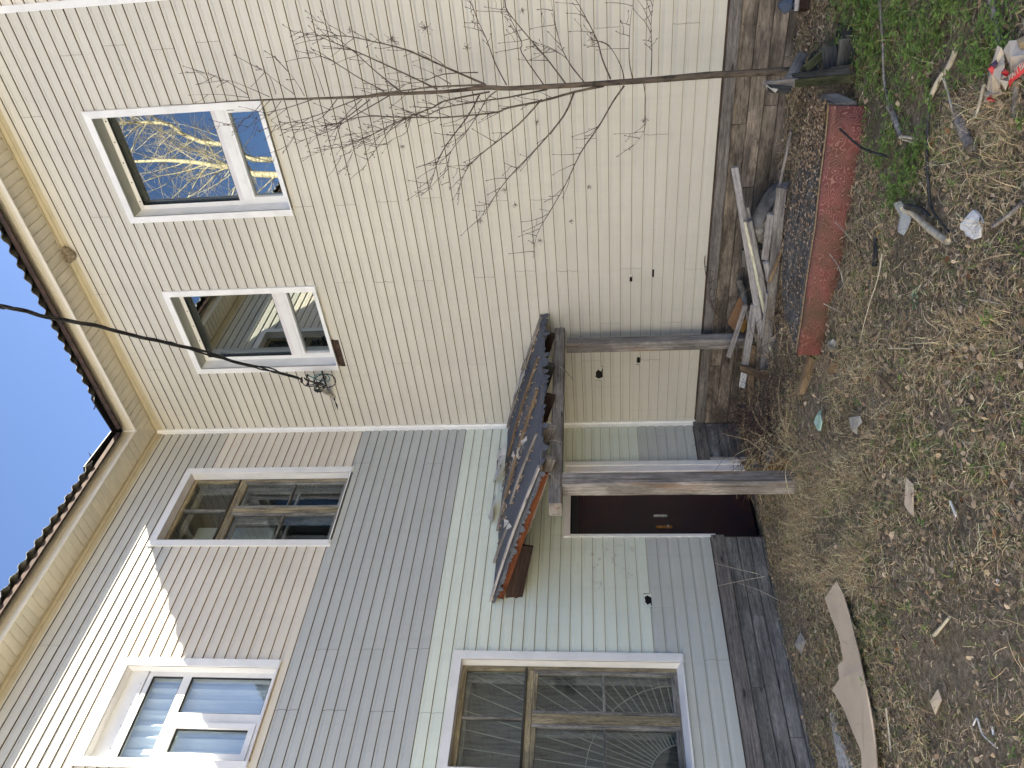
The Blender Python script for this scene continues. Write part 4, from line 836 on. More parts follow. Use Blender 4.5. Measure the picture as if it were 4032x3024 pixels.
# pale house added behind the viewer, unseen, to bounce sunlight onto the shaded walls
nh = thing('sun_bounce_house', (3, -16, -.6), 'pale house added out of view behind the viewer to bounce sunlight', 'house')
M['render'] = simple('pale_render', (.80, .77, .71), .8, .06, 2)
hexa('wall', [(x, y, z) for z in (-.8, 7.4) for x, y in ((-2.5, -15.5), (9.5, -15.5), (9.5, -24), (-2.5, -24))], M['render'], nh)
mesh('roof', [(-3, -15.0, 7.3), (10, -15.0, 7.3), (10, -19.7, 9.0), (-3, -19.7, 9.0), (10, -24.5, 7.3), (-3, -24.5, 7.3)], [(0, 1, 2, 3), (3, 2, 4, 5), (0, 3, 5), (1, 4, 2)], M['slate'], nh)
for zz in (.6, 4.0):
    for k in range(4):
        x_ = -1.2+2.9*k; wn = hexa('window', [(x_+a_, -15.5+b_, zz+c_) for c_ in (0, 1.3) for a_, b_ in ((0, -.1), (1.0, -.1), (1.0, .02), (0, .02))], M['white'], nh)
        hexa('pane', [(x_+a_, -15.5+b_, zz+c_) for c_ in (.08, 1.22) for a_, b_ in ((.08, .021), (.92, .021), (.92, .03), (.08, .03))], M['black'], wn)
# ---------------------------------------------------------------- ground cover (numpy)
def inpoly(px, py, poly):
    c_ = np.zeros(px.shape, bool); n = len(poly); j = n-1
    for i in range(n):
        xi, yi = poly[i]; xj, yj = poly[j]; cnd = ((yi > py) != (yj > py)) & (px < (xj-xi)*(py-yi)/((yj-yi) or 1e-9)+xi); c_ ^= cnd; j = i
    return c_
def field(n, polys, seed):
    """n random ground points, weighted by (pixel polygon, weight) areas marked out on the ground"""
    g = np.random.default_rng(seed); x0, x1, y0, y1 = .02, 7.2, -6.4, -.03
    pts = np.empty((0, 2)); P = [([(gpt(X, Y).x, gpt(X, Y).y) for X, Y in poly], w) for poly, w in polys]
    while len(pts) < n:
        x = g.uniform(x0, x1, n*3); y = g.uniform(y0, y1, n*3); near = np.clip(1.25-.09*np.hypot(x-CX, y-CY), .35, 1.2); w = np.full(x.shape, BASEW)
        for poly, wt in P: w = np.where(inpoly(x, y, poly), wt, w)
        lump = .55+.45*np.sin(2.9*x+1.7*np.sin(2.1*y))*np.sin(3.3*y+1.3*np.sin(2.7*x))+.35*np.sin(9*x+3*y)*np.sin(8*y-4*x)
        keep = (g.uniform(0, 1, x.shape) < w*near*np.clip(lump, .08, 1)) & (np.hypot(x-CX, y-CY) > 1.2); pts = np.concatenate([pts, np.stack([x[keep], y[keep]], -1)])
    return pts[:n]
def strips(name, pts, L, wd, lift, curl, up0, mat, seed, segs=3, shape=None, **kw):
    g = np.random.default_rng(seed); n = len(pts); L = g.uniform(*L, n)*g.uniform(.6, 1, n); az_ = g.uniform(0, 2*PI, n); wd = g.uniform(*wd, n); el = g.uniform(*lift, n); cu = g.uniform(*curl, n)*g.choice([-1, 1], n); sag = g.uniform(.3, 1.2, n)
    shape = shape or [1, .95, .7, .15]; p = np.stack([pts[:, 0], pts[:, 1], gz(pts[:, 0], pts[:, 1])+g.uniform(*up0, n)], -1); roll = g.uniform(-1, 1, n)*.9; V = []
    a_ = az_.copy(); e_ = el.copy(); q = p.copy()
    for s_ in range(segs+1):
        h = np.stack([-np.sin(a_)*np.cos(roll), np.cos(a_)*np.cos(roll), np.sin(roll)], -1)*(wd*shape[s_]/2)[:, None]
        V += [q-h, q+h]; st = (L/segs)[:, None]; q = q+np.stack([np.cos(a_)*np.cos(e_), np.sin(a_)*np.cos(e_), np.sin(e_)], -1)*st; a_ = a_+cu/segs; e_ = e_-sag/segs
        gzq = gz(q[:, 0], q[:, 1])+.003; q[:, 2] = np.maximum(q[:, 2], gzq)
        q[:, 0] = np.maximum(q[:, 0], .05); q[:, 1] = np.minimum(q[:, 1], -.05)
    V = np.stack(V, 1); k = 2*(segs+1); base = (np.arange(n)*k)[:, None, None]; f = np.array([[2*i, 2*i+1, 2*i+3, 2*i+2] for i in range(segs)])[None]
    return big_mesh(name, V.reshape(-1, 3), (base+f).reshape(-1, 4), mat, **kw)
BARE = [(3700, 3024), (3640, 2750), (3700, 2450), (3850, 2300), (4032, 2150), (4032, 3024)]
WEEDY = [(3290, -40), (3330, 250), (3430, 380), (3420, 560), (3520, 860), (3640, 700), (3700, 420), (3850, 330), (4032, 160), (4032, -40)]
TUFTS = [(3120, 1980), (3180, 1780), (3400, 1750), (3480, 2100), (3420, 2350), (3240, 2330), (3080, 2230)]
PATHB = [(3480, 2350), (3600, 2250), (3900, 2250), (3700, 2600), (3560, 2900)]
BASEW = .55
strips('dead_thatch', field(190000, [(BARE, .16), (PATHB, .3), (WEEDY, .4)], 1), (.02, .09), (.0015, .0042), (-.05, .35), (.2, 1.6), (.0, .018), M['thatch'], 1, label='matted dead grass and debris covering the soil before the house', cat='grass', kind='stuff')
strips('dry_grass', field(75000, [(BARE, .02), (WEEDY, .12), (TUFTS, 1.0), (PATHB, .12)], 2), (.03, .12), (.0014, .0036), (.0, .7), (.3, 2.2), (.005, .03), M['straw'], 2, label='pale dry bent grass stalks lying over the ground', cat='grass', kind='stuff')
BASEW = .30
strips('green_grass', field(42000, [(BARE, .12), (WEEDY, .5), ([(3560, 480), (3560, 800), (3900, 820), (4032, 600), (4032, 450)], .7), ([(3500, 1650), (3520, 1820), (3900, 1900), (3900, 1650)], .9), ([(3260, 1880), (3260, 2120), (3420, 2200), (3560, 1980)], .9), ([(3380, 2380), (3400, 2600), (3520, 2600), (3480, 2350)], 1.0)], 3), (.03, .09), (.0022, .005), (.2, 1.2), (.1, 1.2), (.0, .01), M['green'], 3, label='short fresh green grass blades coming through the dead grass', cat='grass', kind='stuff')
BASEW = .5
strips('leaf_litter', field(15000, [(BARE, .15), (WEEDY, .35), (TUFTS, .25)], 4), (.02, .055), (.014, .032), (-.1, .7), (.1, .7), (.008, .03), M['litter'], 4, shape=[.15, .9, .8, .1], label='brown and pale fallen leaves scattered over the ground', cat='leaves', kind='stuff')
BASEW = .7
strips('chip_litter', field(30000, [(BARE, .6), (WEEDY, .5)], 14), (.008, .03), (.004, .013), (-.1, .5), (.1, .9), (.004, .02), M['thatch'], 14, segs=1, shape=[.7, .5], label='crumbs of bark and broken dead leaves strewn over the soil', cat='debris', kind='stuff')
BASEW = .5
strips('rusty_leaf_litter', field(420, [(BARE, .3), (WEEDY, .2)], 6), (.03, .06), (.02, .035), (-.1, .5), (.1, .7), (.012, .03), M['litterorange'], 6, shape=[.2, 1, .75, .1], label='scattered rusty orange fallen leaves', cat='leaves', kind='stuff')
strips('twig_litter', field(5200, [(BARE, .3)], 5), (.05, .22), (.002, .006), (-.05, .25), (.0, .5), (.008, .03), M['sticks'], 5, shape=[1, .9, .8, .5], label='small broken twigs lying in the grass', cat='twigs', kind='stuff')
# long arching straw bunches
BASEW = .02
strips('straw_tufts', field(9000, [(TUFTS, .9), ([(3820, 360), (3800, 700), (3900, 900), (4032, 900), (4032, 360)], .9), ([(3280, 1350), (3300, 1750), (3500, 1800), (3450, 1400)], .6), ([(3600, 1240), (3620, 1480), (4032, 1480), (4032, 1180)], .45), ([(2960, 1500), (3000, 1850), (3150, 1850), (3150, 1500)], .5)], 8), (.08, .20), (.0014, .003), (.3, 1.3), (.2, 1.4), (.0, .02), M['straw'], 8, segs=5, shape=[1, 1, .9, .8, .6, .2], label='long arching tufts of straw coloured grass', cat='grass', kind='stuff')
# weeds: whorls of leaflets on short stalks
def weeds(n, polys, seed, base, hgt, leafL):
    global BASEW
    BASEW = base; pts = field(n, polys, seed); g = np.random.default_rng(seed+50); V = []; F = []; cnt = 0
    for x, y in pts:
        h = g.uniform(*hgt); z = float(gz(x, y)); k = g.integers(4, 8); c0 = np.array([x, y, z+h]); a0 = g.uniform(0, 6.28)
        for j in range(k):
            a_ = a0+2*PI*j/k+g.uniform(-.3, .3); e_ = g.uniform(-.25, .5); L_ = g.uniform(*leafL); w_ = L_*g.uniform(.28, .42)
            d_ = np.array([math.cos(a_)*math.cos(e_), math.sin(a_)*math.cos(e_), math.sin(e_)]); s_ = np.array([-math.sin(a_), math.cos(a_), g.uniform(-.3, .3)]); o = c0+d_*.004
            V += [o, o+d_*L_*.35+s_*w_*.5, o+d_*L_*.7+s_*w_*.38-[0, 0, L_*.05], o+d_*L_-[0, 0, L_*.16], o+d_*L_*.7-s_*w_*.38-[0, 0, L_*.05], o+d_*L_*.35-s_*w_*.5]; F += [(cnt, cnt+1, cnt+2, cnt+3), (cnt, cnt+3, cnt+4, cnt+5)]; cnt += 6
    return V, F
V1, F1 = weeds(1500, [(WEEDY, 1.0), (BARE, .0)], 12, .012, (.01, .07), (.018, .042)); V2, F2 = weeds(800, [(BARE, .3), (WEEDY, .1)], 13, .3, (.002, .012), (.006, .014))
big_mesh('weeds', V1, F1, M['weed'], label='fresh green weed leaves carpeting the ground in front of the right wing', cat='weeds', kind='stuff')
big_mesh('small_weeds', V2, F2, M['weed'], label='tiny green seedlings dotted over the bare soil', cat='weeds', kind='stuff')
# ---------------------------------------------------------------- plank pile
def Q(x, y): return (2600+.36166*x, 1000+.36166*y)
def Pp(x, y): return (2600+.36166*x, 500+.36166*y)
def dep(X, k=0): return max(.12, .28+(X-2860)/230*.62)+k
def pile(name, a_, b_, w_, t_, mt_, label, ka=0, kb=0, bow=0):
    A0 = atR(*a_, dep(a_[0], ka)); B0 = atR(*b_, dep(b_[0], kb)); nrm = Vector((.2, -.9, .35)); o = plank(name, A0, B0, w_, t_, M[mt_], None, up=nrm, segs=6, bow=bow, rag=.006, label=label, cat='wood'); o['group'] = 'discarded planks piled by the right wing wall'; return o
PL = [('plank', Pp(815,435), Q(1105,860), .065, .045, 'palewood', 'long square grey batten reaching highest up the wall on the woodpile', .02, .02),
('plank', Pp(925,1035), Q(1135,640), .028, .03, 'creamwood', 'narrow stick with a cream painted edge beside the highest grey batten', .06, .06),
('plank', Pp(965,1030), Q(1140,500), .065, .03, 'graywood', 'dark grey board lying right under the cream edged stick', .03, .03),
('plank', Pp(945,875), Q(1120,245), .035, .03, 'graywood', 'short thin grey stick with a reddish stain, behind the cream edged stick', -.05, -.02),
('plank', Pp(1205,945), Pp(1140,1440), .06, .03, 'palewood', 'bleached board with a sawn square upper right end in the middle of the pile', .05, .05),
('plank', Q(1150,90), Q(1190,290), .05, .03, 'palewood', 'short bleached board crossing the middle of the woodpile', .09, .05),
('plank', Pp(1325,660), Q(1135,1255), .085, .04, 'graywood', 'longest grey board, running through the middle of the woodpile', .0, .05),
('plank', Pp(1425,40), Pp(1240,930), .022, .03, 'graywood', 'long thin grey lath leaning along the wall foot right of the pile', -.15, .0),
('plank', Pp(1740,235), Q(1190,300), .03, .018, 'tanwood', 'long thin brown lath slanting across the debris to the pile', -.05, .12),
('plank', Q(925,565), Q(745,1120), .05, .02, 'palewood', 'short pale stick crossing in front of the right porch post', .1, .16),
('plank', Q(1025,560), Q(925,1210), .07, .025, 'palewood', 'whitish board with pink paint traces at the left of the woodpile', .05, .1),
('plank', Q(915,1290), Q(890,1445), .062, .025, 'paper', 'stub of a white painted board with rounded corners at the left end of the pile', .08, .08),
('plank', Q(880,1245), Q(1265,1370), .075, .03, 'tanwood', 'brown board nailed across the left ends of the planks', .16, .14),
('plank', Q(1095,1275), Q(1285,1300), .035, .03, 'tanwood', 'short brown offcut lying on the cross board', .20, .18),
('plank', Q(1010,990), Q(970,1750), .06, .03, 'tanwood', 'tan brown board pointing at the corner under the cross board', .0, .05),
('plank', Q(1235,1370), Q(1215,1520), .065, .02, 'graywood', 'short dull grey board end sticking out left of the cross board', .05, .05),
('plank', Q(1195,1000), Q(1305,1525), .022, .03, 'creamwood', 'lower stick with a cream painted edge at the left end of the pile', .08, .08),
('plank', Q(1235,900), Q(1345,1490), .06, .03, 'graywood', 'dark grey board next to the lower cream edged stick', .02, .02),
('plank', Q(1375,40), Q(1285,560), .055, .03, 'graywood', 'grey board beside the grey panel at the right of the woodpile', -.1, -.1),
('plank', Q(1080,1340), Q(1165,1830), .055, .03, 'darkwood', 'blackened board below the tan brown board', -.05, -.05),
('plank', Q(1310,880), Q(1320,1240), .035, .02, 'reddark', 'reddish brown slat low down in the woodpile', -.05, -.05),
('plank', Q(1080,860), Q(1075,1260), .05, .03, 'graywood', 'shadowed grey board in the middle of the left half of the pile', -.1, -.08),
('plank', Q(940,870), Q(885,1140), .016, .016, 'tanwood', 'very thin splintered stick left of the pink stained board', .05, .05),
('plank', Q(1040,700), Q(1050,960), .03, .02, 'graywood', 'narrow grey slat behind the pink stained board', -.1, -.1),
('plank', Q(1150,1700), Q(1120,2000), .045, .03, 'graywood', 'rotten grey board end among the dry brush by the corner', -.02, .0),
('plank', Q(1190,1960), Q(1080,2080), .03, .02, 'reddark', 'short red brown board scrap near the inner corner', -.1, -.1),
('plank', Pp(1290,740), Pp(1270,1330), .05, .03, 'graywood', 'grey board half hidden right of the longest grey board', -.12, -.1),
('plank', Pp(1010,1230), Q(1100,230), .03, .025, 'darkwood', 'dark narrow board under the short thin grey stick', -.08, -.08),
('plank', Q(960,620), Q(1010,900), .06, .02, 'graywood', 'triangular grey board end above the pink stained board', .0, .0),
('plank', Q(1260,980), Q(1370,1400), .03, .03, 'darkwood', 'blackish stick beside the lower cream edged stick', -.03, -.03),
('plank', Q(1165,420), Q(1110,900), .025, .02, 'palewood', 'thin pale slat lying on top of the longest grey board', .12, .12),
('plank', Q(1060,240), Q(1020,640), .04, .03, 'graywood', 'grey slat crossing behind the highest batten', -.12, -.12),
('plank', Q(1330,620), Q(1300,1000), .05, .02, 'reddark', 'faded pinkish board beside the left tip of the grey panel', -.12, -.12),
('plank', Q(1350,1050), Q(1440,1300), .045, .03, 'darkwood', 'dark board poking out under the left end of the grey panel', -.1, -.1)]
for q in PL: pile(q[0], q[1], q[2], q[3], q[4], q[5], q[6], *q[7:])
yp = plank('plank', gpt(*Q(1660, 1105), .03), gpt(*Q(1540, 1500), .02), .08, .06, M['tanwood'], None, segs=4, label='yellowish split board on the ground under the left end of the red sofa base', cat='wood', rag=.02)
# brown plastic seat leaning in the pile
def rounded(name, pts, thick, mat, parent=None, seg=5, **kw):
    """rounded quadrilateral cushion-like slab through 4 world corners"""
    o, x_, y_ = pts[0], pts[1]-pts[0], pts[3]-pts[0]; d_ = pts[2]-pts[1]-y_; nrm = x_.cross(y_).normalized(); rr_ = .14; out = []
    for (cx_, cy_, a0) in ((1-rr_, 1-rr_, 0), (rr_, 1-rr_, 90), (rr_, rr_, 180), (1-rr_, rr_, 270)):
        for k in range(seg+1): a_ = math.radians(a0+90*k/seg); out.append((cx_+rr_*math.cos(a_), cy_+rr_*math.sin(a_)))
    v = []
    for (h, s_) in ((0, .94), (thick*.25, 1), (thick*.8, 1), (thick, .95)):
        for (u, w_) in out: uu, ww = .5+(u-.5)*s_, .5+(w_-.5)*s_; v.append(o+x_*uu+y_*ww+d_*uu*ww+nrm*(h-thick/2))
    n = len(out); f = [(i*n+j, i*n+(j+1) % n, (i+1)*n+(j+1) % n, (i+1)*n+j) for i in range(3) for j in range(n)]+[tuple(reversed(range(n))), tuple(3*n+j for j in range(n))]
    return mesh(name, v, f, mat, parent, **kw)
rounded('brown_shell', [atR(*Q(735, 745), .16), atR(*Q(815, 830), .20), atR(*Q(960, 560), .28), atR(*Q(865, 440), .18)], .05, M['tub'], label='brown rounded plastic seat shell leaning on the wall behind the planks', cat='seat')
rounded('plastic_piece', [atR(*Q(850, 800), .24), atR(*Q(900, 860), .26), atR(*Q(975, 740), .3), atR(*Q(960, 650), .28)], .03, M['ochre'], label='small ochre plastic piece beside the brown seat shell', cat='plastic')
# curled piece of old roofing felt, and a rotten log below it
cf = MB(); cen = [Pp(1340, 560), Pp(1210, 640), Pp(1110, 760), Pp(1050, 880), Pp(1020, 1000)]; v = []
for i, (X, Y) in enumerate(cen):
    p = atR(X, Y, .26+.02*i); q = atR(X+.36*(100+30*math.sin(i)), Y+.36*(35+30*i/2), .50+.02*i)
    for k in range(7): u = k/6; v.append(p*(1-u)+q*u+Vector((0, -.05, .06))*math.sin(PI*u))
cfv = v+[t_+Vector((.004, .008, -.004)) for t_ in v]; nf = []
for i in range(4):
    for k in range(6): a_ = i*7+k; nf += [(a_, a_+7, a_+8, a_+1), (a_+35, a_+36, a_+43, a_+42)]
mesh('felt_scrap', cfv, nf, [M['rubber']], smooth=True, label='curled grey sheet of old roofing felt leaning on the wall right of the planks', cat='roofing felt')
tp = [Pp(1200, 740), Pp(1130, 850), Pp(1120, 900), Pp(1080, 960), Pp(1040, 1040), Pp(1010, 1090)]
vv_ = []
for i, (X, Y) in enumerate(tp): p = atR(X, Y, .40); q = atR(X+30, Y+20+(i % 2)*8, .47); vv_ += [p, (p+q)/2+Vector((0, -.02, .02)), q]
mesh('felt_strip', vv_, [(3*i+k, 3*i+k+1, 3*i+k+4, 3*i+k+3) for i in range(5) for k in range(2)], M['felt'], label='black torn strip of felt on the curled grey sheet', cat='roofing felt')
def lump(name, ps, rad, mat, n=10, seed=0, jit=.18, **kw):
    r = random.Random(seed); b_ = MB(); b_.tube(ps, rad, n); b_.v = [p+Vector((r.gauss(0, 1), r.gauss(0, 1), r.gauss(0, 1)))*max(rad)*jit*.5 for p in b_.v]; return b_.build(name, mat, None, smooth=True, **kw)
lump('rotten_log', [atR(*Pp(1180, 1010), .5), atR(*Pp(1110, 1090), .52), atR(*Pp(1070, 1180), .5), atR(*Pp(1130, 1240), .45)], [.03, .06, .07, .03], M['pipe'], label='short rotten log end wedged between the planks and the curled felt', cat='log')
lump('rotten_log', [atR(*Pp(910, 1330), .16), atR(*Pp(920, 1500), .2), Vector(atR(*Q(945, 130), .2))], [.02, .04, .02], M['rubber'], seed=3, label='blackened bark piece against the wall behind the highest batten', cat='log')
lump('felt_roll', [atR(*Q(860, 290), .14), atR(*Q(890, 400), .2), atR(*Q(930, 540), .26)], [.035, .045, .02], M['rubber'], seed=5, label='torn rolled edge of felt standing above the brown seat shell', cat='roofing felt')
# debris panel and red sofa base
zt = -.335
def atZ(X, Y, z): return on_plane(X, Y, (0, 0, z), (0, 0, 1))
sofa = thing('sofa_base', gpt(3330, 900), 'discarded sofa base with red swirl patterned fabric along its front and a grey board top', 'sofa')
FB = [gpt(X, Y) for X, Y in ((3244, 1394), (3262, 1280), (3275, 1190), (3306, 1070), (3340, 900), (3370, 700), (3400, 540), (3416, 420))]
FT = [on_plane(X, Y, p, (.25, 1, .0)) for (X, Y), p in zip(((3158, 1396), (3178, 1275), (3190, 1190), (3208, 1070), (3236, 900), (3258, 700), (3280, 540), (3291, 416)), FB)]
v = []; nrm_ = Vector((.2, -1, 0)).normalized()
for i, (a_, b_) in enumerate(zip(FB, FT)):
    for k in range(7): u = k/6; v.append(a_*(1-u)+b_*u+nrm_*(.012*math.sin(PI*u)+.003*math.sin(i*2.3+k*.5))-Vector((0, 0, .03))*(1-u))
n_ = len(v); back = [p-nrm_*.03 for p in v]; f = []
for i in range(len(FB)-1):
    for k in range(6): a_ = i*7+k; f += [(a_, a_+7, a_+8, a_+1)]
f += [(k, k+1, n_+k+1, n_+k) for k in range(6)]+[(n_-7+k+1, n_-7+k, 2*n_-7+k, 2*n_-7+k+1) for k in range(6)]
f = [tuple(reversed(q)) for q in f]
mesh('upholstery', v+back, f, M['fabric'], sofa, smooth=True)
# folded-over lip, foam line, board top
lipv = []
for p, q in zip(FT, FB): u_ = (p-q).normalized(); lipv += [p+u_*.0+nrm_*.012, p+u_*.028+nrm_*.004, p+u_*.034-nrm_*.03, p+u_*.01-nrm_*.035]
mesh('folded_lip', lipv, [(4*i+k, 4*i+k+4, 4*i+k+5, 4*i+k+1) for i in range(len(FT)-1) for k in range(3)]+[(0, 1, 2, 3)], M['fabric'], sofa, smooth=True)
tube('foam_edge', [p-nrm_*.06+Vector((0, 0, .012)) for p in FT], .024, M['foam'], sofa, 6)
BK = [atZ(X, Y, FT[i].z+.03) for i, (X, Y) in enumerate(((3131, 1385), (3082, 1200), (3078, 1060), (3085, 960), (3110, 800), (3150, 640), (3185, 520), (3218, 380)))]
tv = []
for p, q in zip(FT, BK):
    p2 = p-nrm_*.085+Vector((0, 0, .012)); tv += [p2, p2*.5+q*.5+Vector((0, 0, .008)), q]
tvb = [p-Vector((0, 0, .03)) for p in tv]; m_ = len(tv); f = []
for i in range(len(FT)-1):
    for k in range(2): a_ = 3*i+k; f += [(a_, a_+3, a_+4, a_+1), (m_+a_, m_+a_+1, m_+a_+4, m_+a_+3)]
    f += [(3*i, m_+3*i, m_+3*i+3, 3*i+3), (3*i+2, 3*i+5, m_+3*i+5, m_+3*i+2)]
f += [(0, 1, m_+1, m_), (1, 2, m_+2, m_+1), (m_-3, 2*m_-3, 2*m_-2, m_-2), (m_-2, 2*m_-2, 2*m_-1, m_-1)]
mesh('top_board', tv+tvb, f, wood('slate_grey_board', (.26, .27, .275), (.17, .175, .18), (.07, .07, .07), stain=.45, streak=6), sofa)
plank('end_board', BK[-1]-Vector((0, 0, .07)), FT[-1]-Vector((0, 0, .07))-nrm_*.04, .14, .02, M['graywood'], sofa, up=(1, 0, 0))
# leaves and crumbs lying on the debris board and behind it
lv, lf = [], []; g = np.random.default_rng(77); c_ = 0
for k in range(11000):
    i = g.uniform(0, 6.999); j = int(i); u = i-j; w_ = g.uniform(0, 1.0)
    dens = .12+.9*max(0, (i-2)/5)**1.2
    if g.uniform() > dens: continue
    p = (FT[j]*(1-u)+FT[j+1]*u)*(1-w_)+(BK[j]*(1-u)+BK[j+1]*u)*w_; p = p+Vector((0, .09*(1-w_), .022+.03*(i/7)*g.uniform())); a_ = g.uniform(0, 6.28); L_ = g.uniform(.008, .034); d_ = Vector((math.cos(a_), math.sin(a_), g.uniform(-.3, .4)))*L_; s_ = Vector((-math.sin(a_), math.cos(a_), g.uniform(-.4, .4)))*L_*g.uniform(.15, .4)
    lv += [p, p+d_*.5+s_, p+d_, p+d_*.5-s_]; lf.append((c_, c_+1, c_+2, c_+3)); c_ += 4
big_mesh('leaves_on_sofa', [tuple(p) for p in lv], lf, M['litter'], label='dead leaf scraps covering the grey board top of the sofa base', cat='leaves', kind='stuff')
# ground debris mound between sofa and wall
lv, lf = [], []; c_ = 0
for k in range(9000):
    x = g.uniform(.1, 4.9); y = -abs(g.normal(0, .32))-.06
    p = Vector((x, y, float(gz(x, y))+g.uniform(.0, .035))); a_ = g.uniform(0, 6.28); L_ = g.uniform(.008, .05); d_ = Vector((math.cos(a_), math.sin(a_), g.uniform(-.3, .5)))*L_; s_ = Vector((-math.sin(a_), math.cos(a_), g.uniform(-.4, .4)))*L_*g.uniform(.1, .4)
    q = [p, p+d_*.5+s_, p+d_, p+d_*.5-s_]
    if max(t_.y for t_ in q) > -.04: continue
    lv += q; lf.append((c_, c_+1, c_+2, c_+3)); c_ += 4
big_mesh('wall_foot_litter', [tuple(p) for p in lv], lf, M['litter'], label='chips and dead leaves heaped along the foot of the right wing wall', cat='debris', kind='stuff')
# moss cushions
def moss(X, Y, rad, label, mat='green', h=0.0, n=500, pt=None):
    c0 = pt or gpt(X, Y, h); v = []; f = []; r = random.Random(int(X)); c_ = 0
    for k in range(n):
        a_ = r.uniform(0, 2*PI); q = rad*math.sqrt(r.random()); p = c0+Vector((q*math.cos(a_), q*math.sin(a_)*.7, .02*(1-q/rad))); d_ = Vector((r.uniform(-1, 1), r.uniform(-1, 1), r.uniform(.3, 1))).normalized()*r.uniform(.006, .016); s_ = Vector((r.uniform(-1, 1), r.uniform(-1, 1), 0))*.003
        v += [p-s_, p+s_, p+d_]; f.append((c_, c_+1, c_+2)); c_ += 3
    mesh('moss', v, f, M[mat], label=label, cat='moss', kind='stuff')
moss(3180, 480, .07, 'yellow green moss patch behind the right end of the sofa base', h=.05); moss(3240, 490, .06, 'yellow green moss patch on the board nearest the broken crate', h=.12)
# ---------------------------------------------------------------- broken crate at the foot of the sapling
def S(x, y): return (2850+.36166*x, .36166*y)
cr_ = thing('broken_crate', gpt(*S(1250, 800)), 'broken mossy crate of dark boards at the foot of the sapling', 'crate')
plank('board', atR(*S(455, 935), 1.05), atR(*S(1010, 870), 1.03), .062, .05, M['graywood'], cr_, up=(0.2, -1, .2), segs=7, rag=.03)
plank('board', atR(*S(800, 905), 1.06), gpt(*S(1400, 845), .05), .055, .045, M['mossy'], cr_, up=(0.2, -1, .2), segs=7, rag=.03)
plank('board', atR(*S(760, 860), .98), gpt(*S(1390, 780), .06), .075, .03, M['darkwood'], cr_, up=(0.2, -1, .2), segs=5, rag=.02)
plank('board', atR(*S(1000, 790), .97), gpt(*S(1380, 730), .06), .03, .03, M['tanwood'], cr_, up=(0.2, -1, .4), segs=4, rag=.02)
plank('board', atR(*S(470, 960), 1.08), atR(*S(720, 985), 1.1), .035, .05, M['darkwood'], cr_, segs=4, rag=.02)
mesh('broken_tip', [atR(*S(x, y), d) for x, y, d in ((445, 920, 1.1), (520, 960, 1.13), (595, 970, 1.14), (560, 1010, 1.13), (500, 965, 1.05), (545, 940, 1.02))], [(0, 1, 3), (1, 2, 3), (0, 4, 5, 1), (1, 5, 2)], M['feltback'], cr_)
plank('board', atR(*S(710, 890), 1.04), atR(*S(855, 590), .6), .075, .03, M['graywood'], cr_, up=(0.3, -1, .3), segs=4, rag=.012)
plank('board', atR(*S(880, 765), .98), atR(*S(1210, 475), .9), .06, .035, M['mossy'], cr_, up=(0.3, -1, .5), segs=4, rag=.01)
plank('board', atR(*S(890, 770), .97), atR(*S(800, 640), .5), .05, .025, M['darkwood'], cr_, up=(0.3, -1, .3), segs=3)
plank('board', gpt(*S(1330, 700), .06), gpt(*S(1360, 420), .08), .12, .025, M['darkwood'], cr_, up=(0.2, -1, .3), segs=3, rag=.01)
plank('board', gpt(*S(1170, 770), .10), gpt(*S(1150, 500), .12), .10, .02, M['darkwood'], cr_, up=(0.2, -1, .6), segs=3)
plank('board', atR(*S(930, 800), .8), atR(*S(1030, 600), .55), .10, .02, M['darkwood'], cr_, up=(0.2, -1, .2), segs=3)
plank('board', gpt(*S(1250, 330), .02), gpt(*S(1400, 400), .03), .09, .03, M['darkwood'], cr_, segs=3)
# ---------------------------------------------------------------- flat litter things
def sheet_obj(name, px, thick, mat, label, cat, h=.03, jit=.006, edge=None, parent=None, tilt=(0, 0), group=None):
    c0 = gpt(*px[0], h); r = random.Random(len(label)); ps = []
    for (X, Y) in px:
        p = gpt(X, Y, h) ; p = p+Vector((0, 0, r.uniform(-jit, jit))); ps.append(p)
    ctr = sum(ps, Vector())/len(ps); n = len(ps); up_ = Vector((0, 0, thick))
    f = [tuple(range(n)), tuple(reversed(range(n, 2*n)))]+[(i, i+n, (i+1) % n+n, (i+1) % n) for i in range(n)]
    v = [p+up_ for p in ps]+ps; nn = (v[1]-v[0]).cross(v[2]-v[0])
    area = sum((ps[i].x*ps[(i+1) % n].y-ps[(i+1) % n].x*ps[i].y) for i in range(n))
    if area < 0: f = [tuple(reversed(q)) for q in f]
    return mesh(name, v, f, [mat, edge or mat], parent, fm=[0, 0]+[1]*n, label=label, cat=cat, group=group)
U_ = lambda x, y: (2932+.66305*x, 1924+.66305*y)
V_ = lambda x, y: (2932+.66305*x, 1000+.66305*y)
X_ = lambda x, y: (2932+.66305*x, .66305*y)
cardp = [U_(553,545),U_(590,625),U_(625,750),U_(655,880),U_(683,980),U_(705,1070),U_(728,1170),U_(745,1270),U_(765,1370),U_(780,1480),U_(797,1659),U_(815,1850),U_(712,1850),U_(700,1659),U_(693,1560),U_(640,1430),U_(590,1310),U_(527,1195),U_(567,1130),U_(560,1050),U_(590,1020),U_(560,870),U_(520,760),U_(482,650)]
sheet_obj('cardboard_sheet', cardp, .005, M['card'], 'big torn flat sheet of plain tan cardboard lying in front of the left wing', 'cardboard', h=.055, jit=.004, edge=M['cardedge'])
sheet_obj('cardboard_tab', [U_(562,1047),U_(580,1045),U_(578,1080),U_(560,1075)], .003, M['card'], 'tiny cardboard tab at the back edge of the big cardboard sheet', 'cardboard', h=.05)
sheet_obj('cardboard_scrap', [U_(755,1300),U_(778,1360),U_(780,1420),U_(762,1440),U_(745,1330)], .004, M['card'], 'bit of cardboard peeking out from under the front edge of the big sheet', 'cardboard', h=.02)
